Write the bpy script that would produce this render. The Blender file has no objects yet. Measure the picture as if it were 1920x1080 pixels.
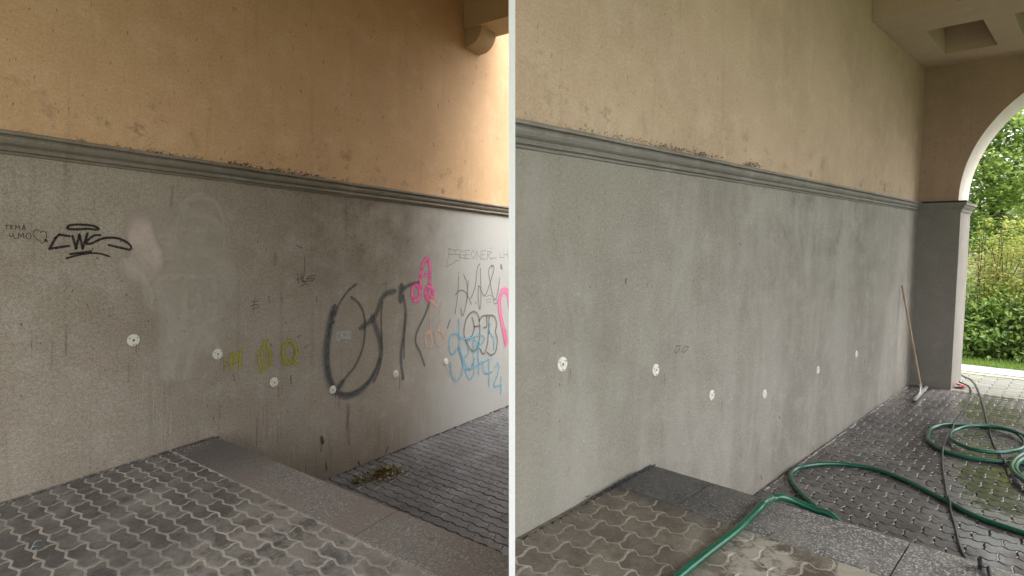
import bpy, math, random
from mathutils import Vector, Matrix
random.seed(7)
R=math.radians
scene=bpy.context.scene
COL=scene.collection

# ------------------------------------------------------------------ camera
S=1300/1500.                 # metres per survey unit (all u, v, z below are in survey units)
FPX=1114.574; W0,H0=1920,1080; EYE=1.5
def frame(yaw,pit,rol):
    U=Vector((math.sin(yaw),0,-math.cos(yaw))); V=Vector((math.cos(yaw),0,math.sin(yaw))); Z=Vector((0,1,0))
    M=Matrix.Rotation(rol,3,'Z')@Matrix.Rotation(pit,3,'X')
    return M@U,M@V,M@Z
# surveyed frame of each passage: direction of its wall, of the way off the wall, and up
SURV={'A':dict(yaw=.53564,pit=.06204,rol=-.02883,sk=-.1252,cv=4.2808,cu=-.7368,step=.7023,sl=.0428,sv=.0200,kw=.3366),
      'B':dict(yaw=.78780,pit=.07646,rol=.00084,sk=.0608,cv=2.1218,cu=-1.4351,step=.7326,sl=.0379,sv=-.0211,kw=.4306)}
fr={k:frame(s['yaw'],s['pit'],s['rol']) for k,s in SURV.items()}
up=(fr['A'][2]+fr['B'][2]).normalized()
fwd=Vector((0,0,-1)); yc=(fwd-fwd.dot(up)*up).normalized(); xc=yc.cross(up)
C2W=Matrix((xc,yc,up))                       # camera axes -> world axes
CAM=Vector((0,0,EYE*S))
class Bay:
    def __init__(s,k):
        q=SURV[k]; s.__dict__.update(q)
        s.U,s.V,s.Z=[C2W@a for a in fr[k]]; s.t=math.tan(q['sk'])
    def P(s,u,v,z): return CAM+S*((u-s.cu)*s.U+(v-s.cv)*s.V+(z-EYE)*s.Z)
    def K(s,u,v,z): return s.P(u+s.t*v,v,z)   # cross lines of the bay run slightly off square
    def inv(s,p):
        d=(p-CAM)/S; return d.dot(s.U)+s.cu,d.dot(s.V)+s.cv,d.dot(s.Z)+EYE
    def ray(s,x,y):
        d=C2W@Vector(((x-W0/2)/FPX,(H0/2-y)/FPX,-1.)); return Vector((d.dot(s.U),d.dot(s.V),d.dot(s.Z)))
    def wall(s,x,y,v=0.):
        d=s.ray(x,y); t=(v-s.cv)/d.y; return s.cu+t*d.x, EYE+t*d.z, t
    def floor(s,x,y,z):
        d=s.ray(x,y); t=(z-EYE)/d.z; return s.cu+t*d.x, s.cv+t*d.y
    def plat(s,u,v): return s.sl*(u-2)+s.sv*v
    def onplat(s,x,y,h=0.):
        z=0.
        for _ in range(6):
            u,v=s.floor(x,y,z); z=s.plat(u,v)+h
        return u,v,z
A=Bay('A'); B=Bay('B')
cam=bpy.data.cameras.new('camera'); cam.sensor_width=36; cam.lens=FPX/W0*36; cam.clip_start=.05; cam.clip_end=3000
co=bpy.data.objects.new('camera',cam); COL.objects.link(co)
co.matrix_world=Matrix.Translation(CAM)@C2W.to_4x4(); scene.camera=co

# ------------------------------------------------------------------ world, sun, exposure
SUN_EL,SUN_AZ=R(55),R(108)      # azimuth measured clockwise from +Y
w=bpy.data.worlds.new('World'); scene.world=w; w.use_nodes=True
nt=w.node_tree; nt.nodes.clear()
sky=nt.nodes.new('ShaderNodeTexSky'); sky.sky_type='NISHITA'; sky.sun_disc=False
sky.sun_elevation=SUN_EL; sky.sun_rotation=SUN_AZ; sky.air_density=1.0; sky.dust_density=3.5; sky.ozone_density=.6
bg=nt.nodes.new('ShaderNodeBackground'); bg.inputs['Strength'].default_value=.15
out=nt.nodes.new('ShaderNodeOutputWorld')
hs=nt.nodes.new('ShaderNodeHueSaturation'); hs.inputs['Saturation'].default_value=.22; nt.links.new(sky.outputs[0],hs.inputs['Color']); nt.links.new(hs.outputs[0],bg.inputs[0]); nt.links.new(bg.outputs[0],out.inputs[0])
sl=bpy.data.lights.new('sun','SUN'); sl.energy=.8; sl.angle=R(42); sl.color=(1,.97,.93)
so=bpy.data.objects.new('sun',sl); COL.objects.link(so)
sd=Vector((math.sin(SUN_AZ)*math.cos(SUN_EL),math.cos(SUN_AZ)*math.cos(SUN_EL),math.sin(SUN_EL)))
so.rotation_euler=sd.to_track_quat('Z','Y').to_euler(); so.location=sd*30
scene.view_settings.view_transform='Standard'; scene.view_settings.look='None'
scene.view_settings.exposure=2.08; scene.view_settings.gamma=1
scene.render.engine='CYCLES'; scene.cycles.max_bounces=10; scene.cycles.diffuse_bounces=6; scene.cycles.transparent_max_bounces=24

# ------------------------------------------------------------------ material tools
class NT:
    def __init__(s,name):
        s.m=bpy.data.materials.new(name); s.m.use_nodes=True; s.t=s.m.node_tree; s.t.nodes.clear()
        s.o=s.n('ShaderNodeOutputMaterial')
    def n(s,typ,**k):
        x=s.t.nodes.new(typ)
        for a,b in k.items(): setattr(x,a,b)
        return x
    def put(s,sock,v):
        if isinstance(v,bpy.types.NodeSocket): s.t.links.new(v,sock)
        else:
            if isinstance(v,(tuple,list)) and len(v)==3 and len(sock.default_value)==4: v=tuple(v)+(1,)
            sock.default_value=v
    def uv(s): return s.n('ShaderNodeUVMap').outputs[0]
    def mapv(s,vec,scale=(1,1,1),loc=(0,0,0)):
        m=s.n('ShaderNodeMapping'); s.put(m.inputs['Vector'],vec); m.inputs['Scale'].default_value=scale; m.inputs['Location'].default_value=loc
        return m.outputs[0]
    def noise(s,vec,scale,detail=4,rough=.55,dist=0):
        x=s.n('ShaderNodeTexNoise'); s.put(x.inputs['Vector'],vec); x.inputs['Scale'].default_value=scale
        x.inputs['Detail'].default_value=detail; x.inputs['Roughness'].default_value=rough; x.inputs['Distortion'].default_value=dist
        return x.outputs[0]
    def ramp(s,f,a,b,lo=0.,hi=1.):
        x=s.n('ShaderNodeMapRange',interpolation_type='SMOOTHSTEP'); s.put(x.inputs[0],f)
        for i,v in zip((1,2,3,4),(a,b,lo,hi)): x.inputs[i].default_value=v
        return x.outputs[0]
    def math(s,op,a,b=0.,clamp=False):
        x=s.n('ShaderNodeMath',operation=op,use_clamp=clamp); s.put(x.inputs[0],a); s.put(x.inputs[1],b); return x.outputs[0]
    def mix(s,f,a,b,mode='MIX'):
        x=s.n('ShaderNodeMix',data_type='RGBA',blend_type=mode); s.put(x.inputs[0],f); s.put(x.inputs[6],a); s.put(x.inputs[7],b); return x.outputs[2]
    def sep(s,v):
        x=s.n('ShaderNodeSeparateXYZ'); s.put(x.inputs[0],v); return x.outputs
    def bump(s,h,dist,strength=1.,nrm=None):
        x=s.n('ShaderNodeBump'); s.put(x.inputs['Height'],h); x.inputs['Distance'].default_value=dist; x.inputs['Strength'].default_value=strength
        if nrm: s.put(x.inputs['Normal'],nrm)
        return x.outputs[0]
    def island(s): return s.n('ShaderNodeNewGeometry').outputs['Random Per Island']
    def done(s,col,rough=.8,nrm=None,metal=0.,alpha=None,spec=.5,coat=0.,trans=None):
        p=s.n('ShaderNodeBsdfPrincipled'); s.put(p.inputs['Base Color'],col); s.put(p.inputs['Roughness'],rough)
        s.put(p.inputs['Metallic'],metal); s.put(p.inputs['Specular IOR Level'],spec); s.put(p.inputs['Coat Weight'],coat)
        if nrm is not None: s.put(p.inputs['Normal'],nrm)
        if alpha is not None: s.put(p.inputs['Alpha'],alpha)
        o=p.outputs[0]
        if trans is not None:
            t=s.n('ShaderNodeBsdfTranslucent'); s.put(t.inputs[0],trans)
            mx=s.n('ShaderNodeMixShader'); mx.inputs[0].default_value=.35; s.t.links.new(o,mx.inputs[1]); s.t.links.new(t.outputs[0],mx.inputs[2]); o=mx.outputs[0]
        s.t.links.new(o,s.o.inputs[0]); return s.m
def plain(name,col,rough=.6,metal=0.,var=.12,scale=40,bump=0.,spec=.5,coat=0.):
    t=NT(name); tc=t.n('ShaderNodeTexCoord').outputs['Object']
    n=t.noise(tc,scale,4); c=t.mix(t.ramp(n,.3,.7),tuple(x*(1-var) for x in col),tuple(min(1,x*(1+var)) for x in col))
    return t.done(c,rough,t.bump(n,bump) if bump else None,metal,spec=spec,coat=coat)

def plaster(name,base,dark,light,stain,stain_amt=.5,grain=.35,foot=None,rough=.9,top_grime=None,bumpd=.002,extra=None,sheen=.3):
    """u,z in metres in the UV map; grain, blotches, vertical streaks, optional grime bands where they really are"""
    t=NT(name); uv=t.uv(); x,z,_=t.sep(uv)
    big=t.noise(uv,.9,5,.6); med=t.noise(uv,5,6,.65); fine=t.noise(uv,330,2,.6); mid=t.noise(uv,120,4,.7)
    streak=t.noise(t.mapv(uv,(14,.8,1)),1.,6,.65)
    c=t.mix(t.ramp(big,.35,.68),base,dark)
    c=t.mix(t.math('MULTIPLY',t.ramp(med,.45,.75),.6),c,light)
    c=t.mix(t.math('MULTIPLY',t.ramp(streak,.52,.78),stain_amt*.7),c,stain)
    crs=t.noise(uv,55,3,.75); gr=t.math('ADD',t.math('MULTIPLY',fine,.25),t.math('ADD',t.math('MULTIPLY',mid,.45),t.math('MULTIPLY',crs,.30)))
    c=t.mix(min(1,grain),c,t.mix(t.ramp(gr,.38,.62),(.62,.60,.58),(1.32,1.33,1.34)),'MULTIPLY')
    pits=t.ramp(t.noise(uv,26,2,.5),.70,.78); pits=t.math('MULTIPLY',pits,t.ramp(big,.45,.6))
    c=t.mix(t.math('MULTIPLY',pits,.35),c,stain)
    if foot: # dirt splash above the ground, soft ragged
        z0,z1,fcol,fa=foot
        m=t.math('MULTIPLY',t.ramp(t.math('ADD',z,t.math('MULTIPLY',t.math('SUBTRACT',streak,.5),1.0)),z0,z1,1,0),fa)
        c=t.mix(m,c,fcol)
    if top_grime: # mildew creeping along an edge
        z0,z1,gcol,ga=top_grime
        g=t.ramp(t.noise(uv,7,7,.75),.52,.66)
        m=t.math('MULTIPLY',t.math('MULTIPLY',t.ramp(t.math('ADD',z,t.math('MULTIPLY',t.math('SUBTRACT',med,.5),.35)),z0,z1,1,0) if z1>z0 else t.ramp(z,z1,z0,0,1),g),ga)
        m=t.math('MULTIPLY',m,t.ramp(t.noise(t.mapv(uv,(1,.0,1)),1.3,3,.5),.42,.58))
        c=t.mix(m,c,gcol)
    if extra: c=extra(t,c,x,z,uv,med,streak)
    h=t.math('ADD',t.math('MULTIPLY',fine,.5),mid)
    return t.done(c,rough,t.bump(h,bumpd,.9),spec=sheen)

# ------------------------------------------------------------------ mesh tools
def mesh(name,verts,faces,mats,uvs=None,fm=None,smooth=False,origin=Vector((0,0,0))):
    m=bpy.data.meshes.new(name); m.from_pydata([tuple(Vector(v)-origin) for v in verts],[],faces)
    for a in (mats if isinstance(mats,(list,tuple)) else [mats]): m.materials.append(a)
    if uvs:
        L=m.uv_layers.new(name='UVMap'); fl=[0.]*(2*len(m.loops)); vi=[0]*len(m.loops); m.loops.foreach_get('vertex_index',vi)
        for i,k in enumerate(vi): fl[2*i],fl[2*i+1]=uvs[k]
        L.data.foreach_set('uv',fl)
    if fm: m.polygons.foreach_set('material_index',fm)
    if smooth: m.polygons.foreach_set('use_smooth',[True]*len(m.polygons))
    m.update(); return m
def tag(o,label=None,cat=None,group=None,kind=None):
    for k,v in(('label',label),('category',cat),('group',group),('kind',kind)):
        if v: o[k]=v
    return o
def empty(name,loc): o=bpy.data.objects.new(name,None); o.location=loc; o.empty_display_size=.1; COL.objects.link(o); return o
def org(parent):
    v=Vector((0,0,0))
    while parent: v+=parent.location; parent=parent.parent
    return v
def part(name,g,mats,parent=None,loc=None,smooth=False):
    """g = Geo in world coordinates"""
    o0=org(parent)+(loc if loc is not None else Vector((0,0,0)))
    m=mesh(name,g.v,g.f,mats,g.uv if len(g.uv)==len(g.v) else None,g.fm if any(g.fm) else None,smooth,o0)
    o=bpy.data.objects.new(name,m)
    if parent: o.parent=parent
    if loc is not None: o.location=loc
    COL.objects.link(o); return o
class Geo:
    def __init__(s): s.v=[];s.f=[];s.uv=[];s.fm=[]
    def face(s,pts,uv=None,mi=0):
        b=len(s.v); s.v+=list(pts); s.f.append(tuple(range(b,b+len(pts)))); s.fm.append(mi)
        s.uv+=list(uv) if uv else [(0,0)]*len(pts)
    def hexa(s,c,uvf=None,mi=0):
        """8 corners: bottom ring 0-3, top ring 4-7"""
        for q in((0,3,2,1),(4,5,6,7),(0,1,5,4),(1,2,6,5),(2,3,7,6),(3,0,4,7)):
            s.face([c[i] for i in q],[uvf(i) for i in q] if uvf else None,mi)
    def prism(s,ring0,ring1,caps=True,uv0=None,uv1=None,mi=0):
        b=len(s.v); n=len(ring0); s.v+=list(ring0)+list(ring1)
        s.uv+=(uv0 or [(0,0)]*n)+(uv1 or [(0,0)]*n)
        for i in range(n):
            j=(i+1)%n; s.f.append((b+i,b+j,b+n+j,b+n+i)); s.fm.append(mi)
        if caps: s.f.append(tuple(b+n-1-i for i in range(n))); s.f.append(tuple(b+n+i for i in range(n))); s.fm+=[mi,mi]
    def tube(s,pts,r,n=10,taper=None,mi=0):
        pts=[Vector(p) for p in pts]; b=len(s.v); N=len(pts); d0=(pts[1]-pts[0]).normalized()
        a=d0.orthogonal().normalized(); L=0
        for i,p in enumerate(pts):
            d=(pts[min(i+1,N-1)]-pts[max(i-1,0)]).normalized(); a=(a-a.dot(d)*d).normalized(); c=d.cross(a)
            rr=taper[i] if taper else r
            if i: L+=(p-pts[i-1]).length
            for k in range(n):
                t=2*math.pi*k/n; s.v.append(p+rr*(math.cos(t)*a+math.sin(t)*c)); s.uv.append((k/n,L))
        for i in range(N-1):
            for k in range(n):
                k2=(k+1)%n; s.f.append((b+i*n+k,b+i*n+k2,b+(i+1)*n+k2,b+(i+1)*n+k)); s.fm.append(mi)
        s.f.append(tuple(b+n-1-k for k in range(n))); s.f.append(tuple(b+(N-1)*n+k for k in range(n))); s.fm+=[mi,mi]
def cat(pts,n=8):
    """Catmull-Rom through tuples"""
    pts=[tuple(p) for p in pts]
    if len(pts)<3: return pts
    P=[pts[0]]+pts+[pts[-1]]; o=[]
    for i in range(1,len(P)-2):
        for k in range(n):
            t=k/n; o.append(tuple(.5*((2*b)+(-a+c)*t+(2*a-5*b+4*c-d)*t*t+(-a+3*b-3*c+d)*t**3) for a,b,c,d in zip(P[i-1],P[i],P[i+1],P[i+2])))
    o.append(pts[-1]); return o

# ------------------------------------------------------------------ materials
def dadoA_extra(t,c,x,z,uv,med,streak):
    # old grime on the middle of the wall, its own ragged shape
    m=t.math('MULTIPLY',t.ramp(x,1.6,3.0,0,1),t.ramp(x,4.3,5.6,1,0))
    m=t.math('MULTIPLY',m,t.ramp(z,.55,1.5,0,1))
    m=t.math('MULTIPLY',m,t.ramp(t.noise(uv,3.2,8,.72),.40,.66))
    c=t.mix(t.math('MULTIPLY',m,.55),c,(.135,.105,.08))
    sp=t.math('MULTIPLY',t.ramp(t.noise(uv,16,5,.7),.60,.72),t.math('MULTIPLY',t.ramp(x,1.8,2.6,0,1),t.ramp(z,.1,1.4,0,1)))
    c=t.mix(t.math('MULTIPLY',sp,.45),c,(.07,.05,.035))
    # paler grey towards the far end paints in the daylight falling there
    c=t.mix(t.math('MULTIPLY',t.ramp(x,3.2,5.0,0,1),.85),c,(.50,.50,.485))
    return c
M_dadoA=plaster('dado_plaster_dirty',(.365,.320,.260),(.300,.255,.200),(.43,.395,.345),(.10,.075,.05),.45,.85,(-.75,-.15,(.16,.125,.09),.65),extra=dadoA_extra,bumpd=.0028)
M_upA=plaster('ochre_plaster',(.64,.42,.24),(.57,.37,.205),(.70,.49,.31),(.20,.12,.05),.28,.42,top_grime=(1.82,2.25,(.09,.06,.035),.8),bumpd=.002)
def dadoB_extra(t,c,x,z,uv,med,streak):
    c=t.mix(t.math('MULTIPLY',t.math('MULTIPLY',t.ramp(x,.5,3.2,1,0),t.ramp(med,.3,.7,.6,1)),.6),c,(.255,.25,.20))
    m=t.math('MULTIPLY',t.math('MULTIPLY',t.ramp(x,2.2,3.6,0,1),t.ramp(x,5.5,7.5,1,0)),t.ramp(z,.5,1.6,0,1))
    m=t.math('MULTIPLY',m,t.ramp(t.noise(uv,3.5,8,.7),.42,.68))
    c=t.mix(t.math('MULTIPLY',m,.75),c,(.135,.118,.10)); g=t.ramp(t.noise(t.mapv(uv,(1.6,.5,1)),1.,6,.7,.6),.45,.62); c=t.mix(t.math('MULTIPLY',g,.35),c,(.37,.35,.32)); b2=t.ramp(t.noise(uv,9,6,.75),.55,.68); return t.mix(t.math('MULTIPLY',b2,.3),c,(.19,.17,.15))
M_dadoB=plaster('dado_plaster_washed',(.285,.262,.228),(.220,.199,.170),(.36,.335,.305),(.16,.14,.11),.4,1.,(-.72,-.3,(.20,.17,.14),.4),extra=dadoB_extra,bumpd=.0028,rough=.72,sheen=.4)
M_upB=plaster('beige_plaster',(.52,.395,.280),(.455,.34,.235),(.58,.465,.345),(.2,.14,.09),.28,.42,top_grime=(1.82,2.15,(.10,.07,.045),.85),bumpd=.002)
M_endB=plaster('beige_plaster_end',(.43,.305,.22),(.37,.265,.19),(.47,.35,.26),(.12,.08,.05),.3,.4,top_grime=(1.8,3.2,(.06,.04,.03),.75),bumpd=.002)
M_pierB=plaster('pier_render',(.25,.23,.205),(.215,.20,.175),(.29,.27,.245),(.15,.14,.12),.25,.6,bumpd=.003)
M_reveal=plaster('reveal_plaster',(.66,.60,.53),(.60,.54,.47),(.7,.65,.58),(.4,.33,.27),.2,.25,bumpd=.003)
M_mould=plaster('moulding_paint_worn',(.235,.205,.160),(.20,.175,.135),(.36,.33,.28),(.11,.10,.08),.4,.45,bumpd=.003,rough=.7)
M_mouldB=plaster('moulding_paint_grey',(.205,.19,.165),(.17,.158,.135),(.34,.325,.30),(.11,.10,.09),.35,.4,bumpd=.002,rough=.62)
M_ceilA=plaster('beam_plaster_ochre',(.56,.40,.24),(.52,.36,.21),(.60,.44,.28),(.2,.12,.06),.2,.3,bumpd=.003)
M_ceilB=plaster('ceiling_plaster',(.54,.415,.315),(.50,.375,.285),(.59,.465,.365),(.25,.18,.12),.2,.3,bumpd=.003)
M_white=plaster('white_board_paint',(.86,.86,.85),(.84,.84,.83),(.88,.88,.87),(.7,.7,.68),.05,.04,bumpd=.0005,rough=.5)
M_lead=plain('dark_flashing',(.02,.018,.017),.6,bump=.002)

def pavers(name,c1,c2,c3,wet=0.,rough=.8,light=(.3,.29,.27),puddle=None,bumpd=.004,stainc=(.05,.045,.04),dust=0.,edge=None,mud=None):
    t=NT(name); uv=t.uv(); x,y,_=t.sep(uv); isl=t.island()
    c=t.mix(t.ramp(isl,0,1),c1,c2); n1=t.noise(uv,6,6,.7); n2=t.noise(uv,45,5,.7); n3=t.noise(uv,1.1,4,.6); sp=t.noise(uv,140,2,.5)
    c=t.mix(t.math('MULTIPLY',t.ramp(n1,.38,.62),.75),c,c3)
    big=t.noise(uv,2.6,6,.7,.3); c=t.mix(t.math('MULTIPLY',t.ramp(big,.50,.66),.55),c,stainc)
    c=t.mix(t.math('MULTIPLY',t.ramp(n2,.5,.75),.30),c,light)
    c=t.mix(t.math('MULTIPLY',t.ramp(sp,.60,.72),.45),c,light)
    c=t.mix(t.math('MULTIPLY',t.ramp(t.noise(uv,19,3,.6),.64,.72),.6),c,stainc)
    if dust: c=t.mix(t.math('MULTIPLY',t.ramp(t.noise(uv,2.2,7,.7),.45,.7),dust),c,light)
    if mud: # dried mud left on the worn part of the paving
        my,ma=mud; g=t.ramp(t.math('ADD',t.noise(uv,5.5,7,.7,.5),t.math('MULTIPLY',n2,.15)),.50,.62)
        c=t.mix(t.math('MULTIPLY',t.math('MULTIPLY',g,t.ramp(t.math('ADD',y,t.math('MULTIPLY',x,.4)),my,my+.35,0,1)),ma),c,light)
    if edge: # ragged darker tone towards the corner of the wall and the kerb
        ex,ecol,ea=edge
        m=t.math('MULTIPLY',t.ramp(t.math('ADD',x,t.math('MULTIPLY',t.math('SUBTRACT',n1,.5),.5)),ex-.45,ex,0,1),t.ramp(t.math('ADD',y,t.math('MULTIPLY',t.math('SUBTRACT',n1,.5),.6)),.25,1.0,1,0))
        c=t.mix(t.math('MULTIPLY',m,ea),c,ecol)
    r=t.math('ADD',rough,t.math('MULTIPLY',t.math('SUBTRACT',n1,.5),.5),True)
    if wet:
        wn=t.ramp(t.noise(uv,1.7,5,.6,.4),.36,.62)
        r=t.math('SUBTRACT',r,t.math('MULTIPLY',wn,wet),True)
    bd=t.math('ADD',t.math('MULTIPLY',n2,.7),t.math('MULTIPLY',sp,.4))
    nrm=t.bump(bd,bumpd,.8)
    if puddle:
        (px,py,rx,ry)=puddle
        d=t.math('SQRT',t.math('ADD',t.math('POWER',t.math('DIVIDE',t.math('SUBTRACT',x,px),rx),2.),t.math('POWER',t.math('DIVIDE',t.math('SUBTRACT',y,py),ry),2.)))
        d=t.math('ADD',d,t.math('MULTIPLY',t.math('SUBTRACT',t.noise(uv,4.5,6,.65),.5),1.7))
        k=t.ramp(d,.75,1.05,1,0)
        r=t.mix(k,r,(.04,.04,.04)); c=t.mix(t.math('MULTIPLY',k,.4),c,tuple(a*.55 for a in c1))
        nrm=t.bump(t.math('MULTIPLY',bd,t.math('SUBTRACT',1.0,t.math('MULTIPLY',k,.93))),bumpd,.8)
    r=t.math('MAXIMUM',r,.05)
    return t.done(c,r,nrm,spec=.5)
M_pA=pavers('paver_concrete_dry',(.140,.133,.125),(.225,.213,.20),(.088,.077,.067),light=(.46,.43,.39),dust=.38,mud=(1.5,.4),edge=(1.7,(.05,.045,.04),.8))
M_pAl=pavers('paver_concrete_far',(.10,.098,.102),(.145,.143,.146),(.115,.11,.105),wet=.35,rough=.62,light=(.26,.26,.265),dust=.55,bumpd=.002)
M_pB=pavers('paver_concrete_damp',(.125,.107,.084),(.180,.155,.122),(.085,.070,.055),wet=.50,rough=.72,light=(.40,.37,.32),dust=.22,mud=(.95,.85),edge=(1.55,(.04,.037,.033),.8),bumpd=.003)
M_pBl=pavers('paver_concrete_wet',(.092,.082,.077),(.142,.130,.123),(.062,.053,.048),wet=.36,rough=.50,light=(.26,.255,.26),puddle=(4.8,1.42,.85,.40),bumpd=.0016)
M_pOut=pavers('paver_concrete_outside',(.185,.18,.165),(.25,.245,.23),(.20,.205,.15),light=(.40,.39,.37),rough=.8,stainc=(.18,.2,.08))
def sand(name,c1,c2,rough=.9):
    t=NT(name); uv=t.uv(); n=t.noise(uv,60,4,.7); m=t.noise(uv,3,4,.6)
    return t.done(t.mix(t.ramp(t.math('ADD',t.math('MULTIPLY',n,.5),t.math('MULTIPLY',m,.5)),.38,.62),c1,c2),rough,t.bump(n,.004))
M_sandA=sand('joint_sand_pale',(.33,.30,.26),(.60,.56,.50))
M_dark=sand('joint_dark',(.018,.016,.015),(.04,.036,.033))
M_sandB=sand('joint_sand_damp',(.23,.205,.165),(.44,.40,.335),.6)
M_fill=sand('joint_fill_white',(.42,.41,.40),(.70,.69,.67),.5)
def granite(name,base,dark,lite,edge,wet=0.,smear=.5):
    t=NT(name); uv=t.uv(); x,y,_=t.sep(uv); v=t.n('ShaderNodeTexVoronoi'); t.put(v.inputs['Vector'],uv); v.inputs['Scale'].default_value=150
    s=t.sep(v.outputs['Color'])[0]; n=t.noise(uv,3.2,6,.7); f=t.noise(uv,70,3,.7)
    c=t.mix(t.ramp(s,.1,.9),dark,base); c=t.mix(t.ramp(s,.80,.9),c,lite)
    c=t.mix(t.math('MULTIPLY',t.ramp(n,.42,.62),smear),c,edge)
    c=t.mix(t.math('MULTIPLY',t.ramp(y,.25,1.1,1,0),.75),c,tuple(a*.45 for a in dark))
    b=t.ramp(t.noise(uv,9,5,.7),.6,.68); c=t.mix(t.math('MULTIPLY',b,.4),c,tuple(a*.5 for a in dark))
    r=t.math('SUBTRACT',.75,t.math('MULTIPLY',t.ramp(n,.35,.6),wet))
    return t.done(c,r,t.bump(t.math('ADD',f,s),.0025),spec=.5)
M_kA=granite('kerb_granite_dirty',(.30,.28,.26),(.20,.185,.17),(.43,.41,.39),(.26,.22,.19),smear=.75)
M_kB=granite('kerb_granite_washed',(.24,.235,.225),(.10,.095,.092),(.50,.49,.48),(.30,.28,.255),wet=.3,smear=.4)

# ------------------------------------------------------------------ paving
def clip(poly,side):
    """keep the part with side(p)>=0 (p = world Vector carrying uv)"""
    o=[]
    for i in range(len(poly)):
        a,b=poly[i],poly[(i+1)%len(poly)]; da,db=side(a[0]),side(b[0])
        if da>=0: o.append(a)
        if (da>=0)!=(db>=0):
            t=da/(da-db); o.append((a[0].lerp(b[0],t),(a[1][0]+(b[1][0]-a[1][0])*t,a[1][1]+(b[1][1]-a[1][1])*t)))
    return o
def pave(bay,u0,u1,v0,v1,pu,pv,amp,camp,g,zf,side,keep,seed,fill=None,ph=0.,mats_n=0,kern=1.0,joint=.010,umax=None):
    rnd=random.Random(seed); G=Geo(); ni=int((u1-u0)/pu)+1; nj=int((v1-v0)/pv)+2; hp=pv/2
    def wv(v):
        t=((v-ph)/hp)%1.
        if t<.12: return amp
        if t<.42: return amp-2*amp*(t-.12)/.30
        if t<.55: return -amp
        return -amp+2*amp*(t-.55)/.45
    ts=[0,.12,.27,.42,.485,.55,.70,.86]
    vs_rel=[k*hp+t*hp for k in(0,1) for t in ts]
    for i in range(-1,ni):
        ui=u0+i*pu
        for j in range(-2,nj):
            vb=v0+(j+(i%2)*.5)*pv+ph
            vb-=v0; vb=round((vb-ph)/hp)*hp+ph+0.0
            c=(ui+pu/2,vb+pv/2)
            if c[0]<u0-pu or c[0]>u1+pu*.5 or c[1]<v0-pv or c[1]>v1+pv: continue
            pc=bay.K(c[0],c[1],zf(c[0],c[1]))
            if not keep(pc): continue
            dz=rnd.uniform(-1,1)*kern*.0012; tu=rnd.uniform(-.006,.006)*kern; tv=rnd.uniform(-.006,.006)*kern
            def ring(gg,dzz):
                pts=[]
                vv=[vb+a for a in vs_rel]+[vb+pv]
                L=[(ui+wv(v)+gg,v) for v in vv]; Rr=[(ui+pu+wv(v)-gg,v) for v in vv]
                def cs(t): return camp*math.sin(2*math.pi*t)
                L[0]=(L[0][0],L[0][1]+gg); L[-1]=(L[-1][0],L[-1][1]-gg); Rr[0]=(Rr[0][0],Rr[0][1]+gg); Rr[-1]=(Rr[-1][0],Rr[-1][1]-gg)
                bot=[(ui+wv(vb)+gg+(pu-2*gg)*t,vb+cs(t)+gg) for t in(.2,.4,.6,.8)]
                top=[(ui+wv(vb)+gg+(pu-2*gg)*t,vb+pv+cs(t)-gg) for t in(.8,.6,.4,.2)]
                poly=L[:1]+bot+Rr+top+L[:0:-1]
                for(u,v)in poly:
                    u=min(max(u,u0+gg*.6),u1-gg*.6); v=max(v,v0+.002)
                    z=zf(u,v)+dz+tu*(u-c[0])+tv*(v-c[1])+dzz
                    if umax: u=min(u,umax(v))
                    pts.append((bay.K(u,v,z),(u*S,v*S)))
                return pts
            r1=ring(g,-joint); r2=ring(g+.0015,-.003); r3=ring(g+.006,0.)
            if max(p[1][0] for p in r3)-min(p[1][0] for p in r3)<.012: continue
            if side and min(side(p[0]) for p in r3)<0:
                r3=clip(r3,side)
                if len(r3)<3: continue
                G.face([p[0] for p in r3],[p[1] for p in r3]); continue
            b=len(G.v); n=len(r1)
            for r_ in(r1,r2,r3): G.v+=[p[0] for p in r_]; G.uv+=[p[1] for p in r_]
            for a in(0,1):
                for k in range(n):
                    k2=(k+1)%n; G.f.append((b+a*n+k,b+a*n+k2,b+(a+1)*n+k2,b+(a+1)*n+k)); G.fm.append(0)
            G.f.append(tuple(b+2*n+k for k in range(n))); G.fm.append(0)
            if fill and rnd.random()<fill[0] and c[0]>u0 and vb>v0+.02:
                for(t0,t1)in([(.02,.98)] if rnd.random()<fill[1] else [(.04,.26),(.74,.96)]):
                    K=5; Lw=[]
                    for q in range(K+1):
                        t=t0+(t1-t0)*q/K; uu=ui+wv(vb)+pu*t; v_=vb+camp*math.sin(2*math.pi*t)
                        if uu>u1-.005: break
                        hw=g*fill[2]; Lw.append((uu,v_,hw))
                    for q in range(len(Lw)-1):
                        (a0,b0,h0),(a1,b1,h1)=Lw[q],Lw[q+1]
                        qd=[(a0,b0-h0),(a1,b1-h1),(a1,b1+h1),(a0,b0+h0)]
                        pp=[bay.K(a,b_,zf(a,b_)-.0012+dz*.3) for a,b_ in qd]
                        if side and min(side(p) for p in pp)<0: continue
                        G.face(pp,[(a*S,b_*S) for a,b_ in qd],1)
    return G
def sheet(bay,u0,u1,v0,v1,zf,side=None,G=None,mi=0,nu=6,nv=6):
    G=G or Geo()
    for i in range(nu):
        for j in range(nv):
            a,b=u0+(u1-u0)*i/nu,u0+(u1-u0)*(i+1)/nu; c,d=v0+(v1-v0)*j/nv,v0+(v1-v0)*(j+1)/nv
            q=[(a,c),(b,c),(b,d),(a,d)]
            pl=[(bay.K(u,v,zf(u,v)),(u*S,v*S)) for u,v in q]
            if side: pl=clip(pl,side)
            if len(pl)>2: G.face([p[0] for p in pl],[p[1] for p in pl],mi)
    return G
BT=.22                                     # thickness of the free-standing wall of the second passage
HALF=.0105                                 # half thickness of the white board between the passages
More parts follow.
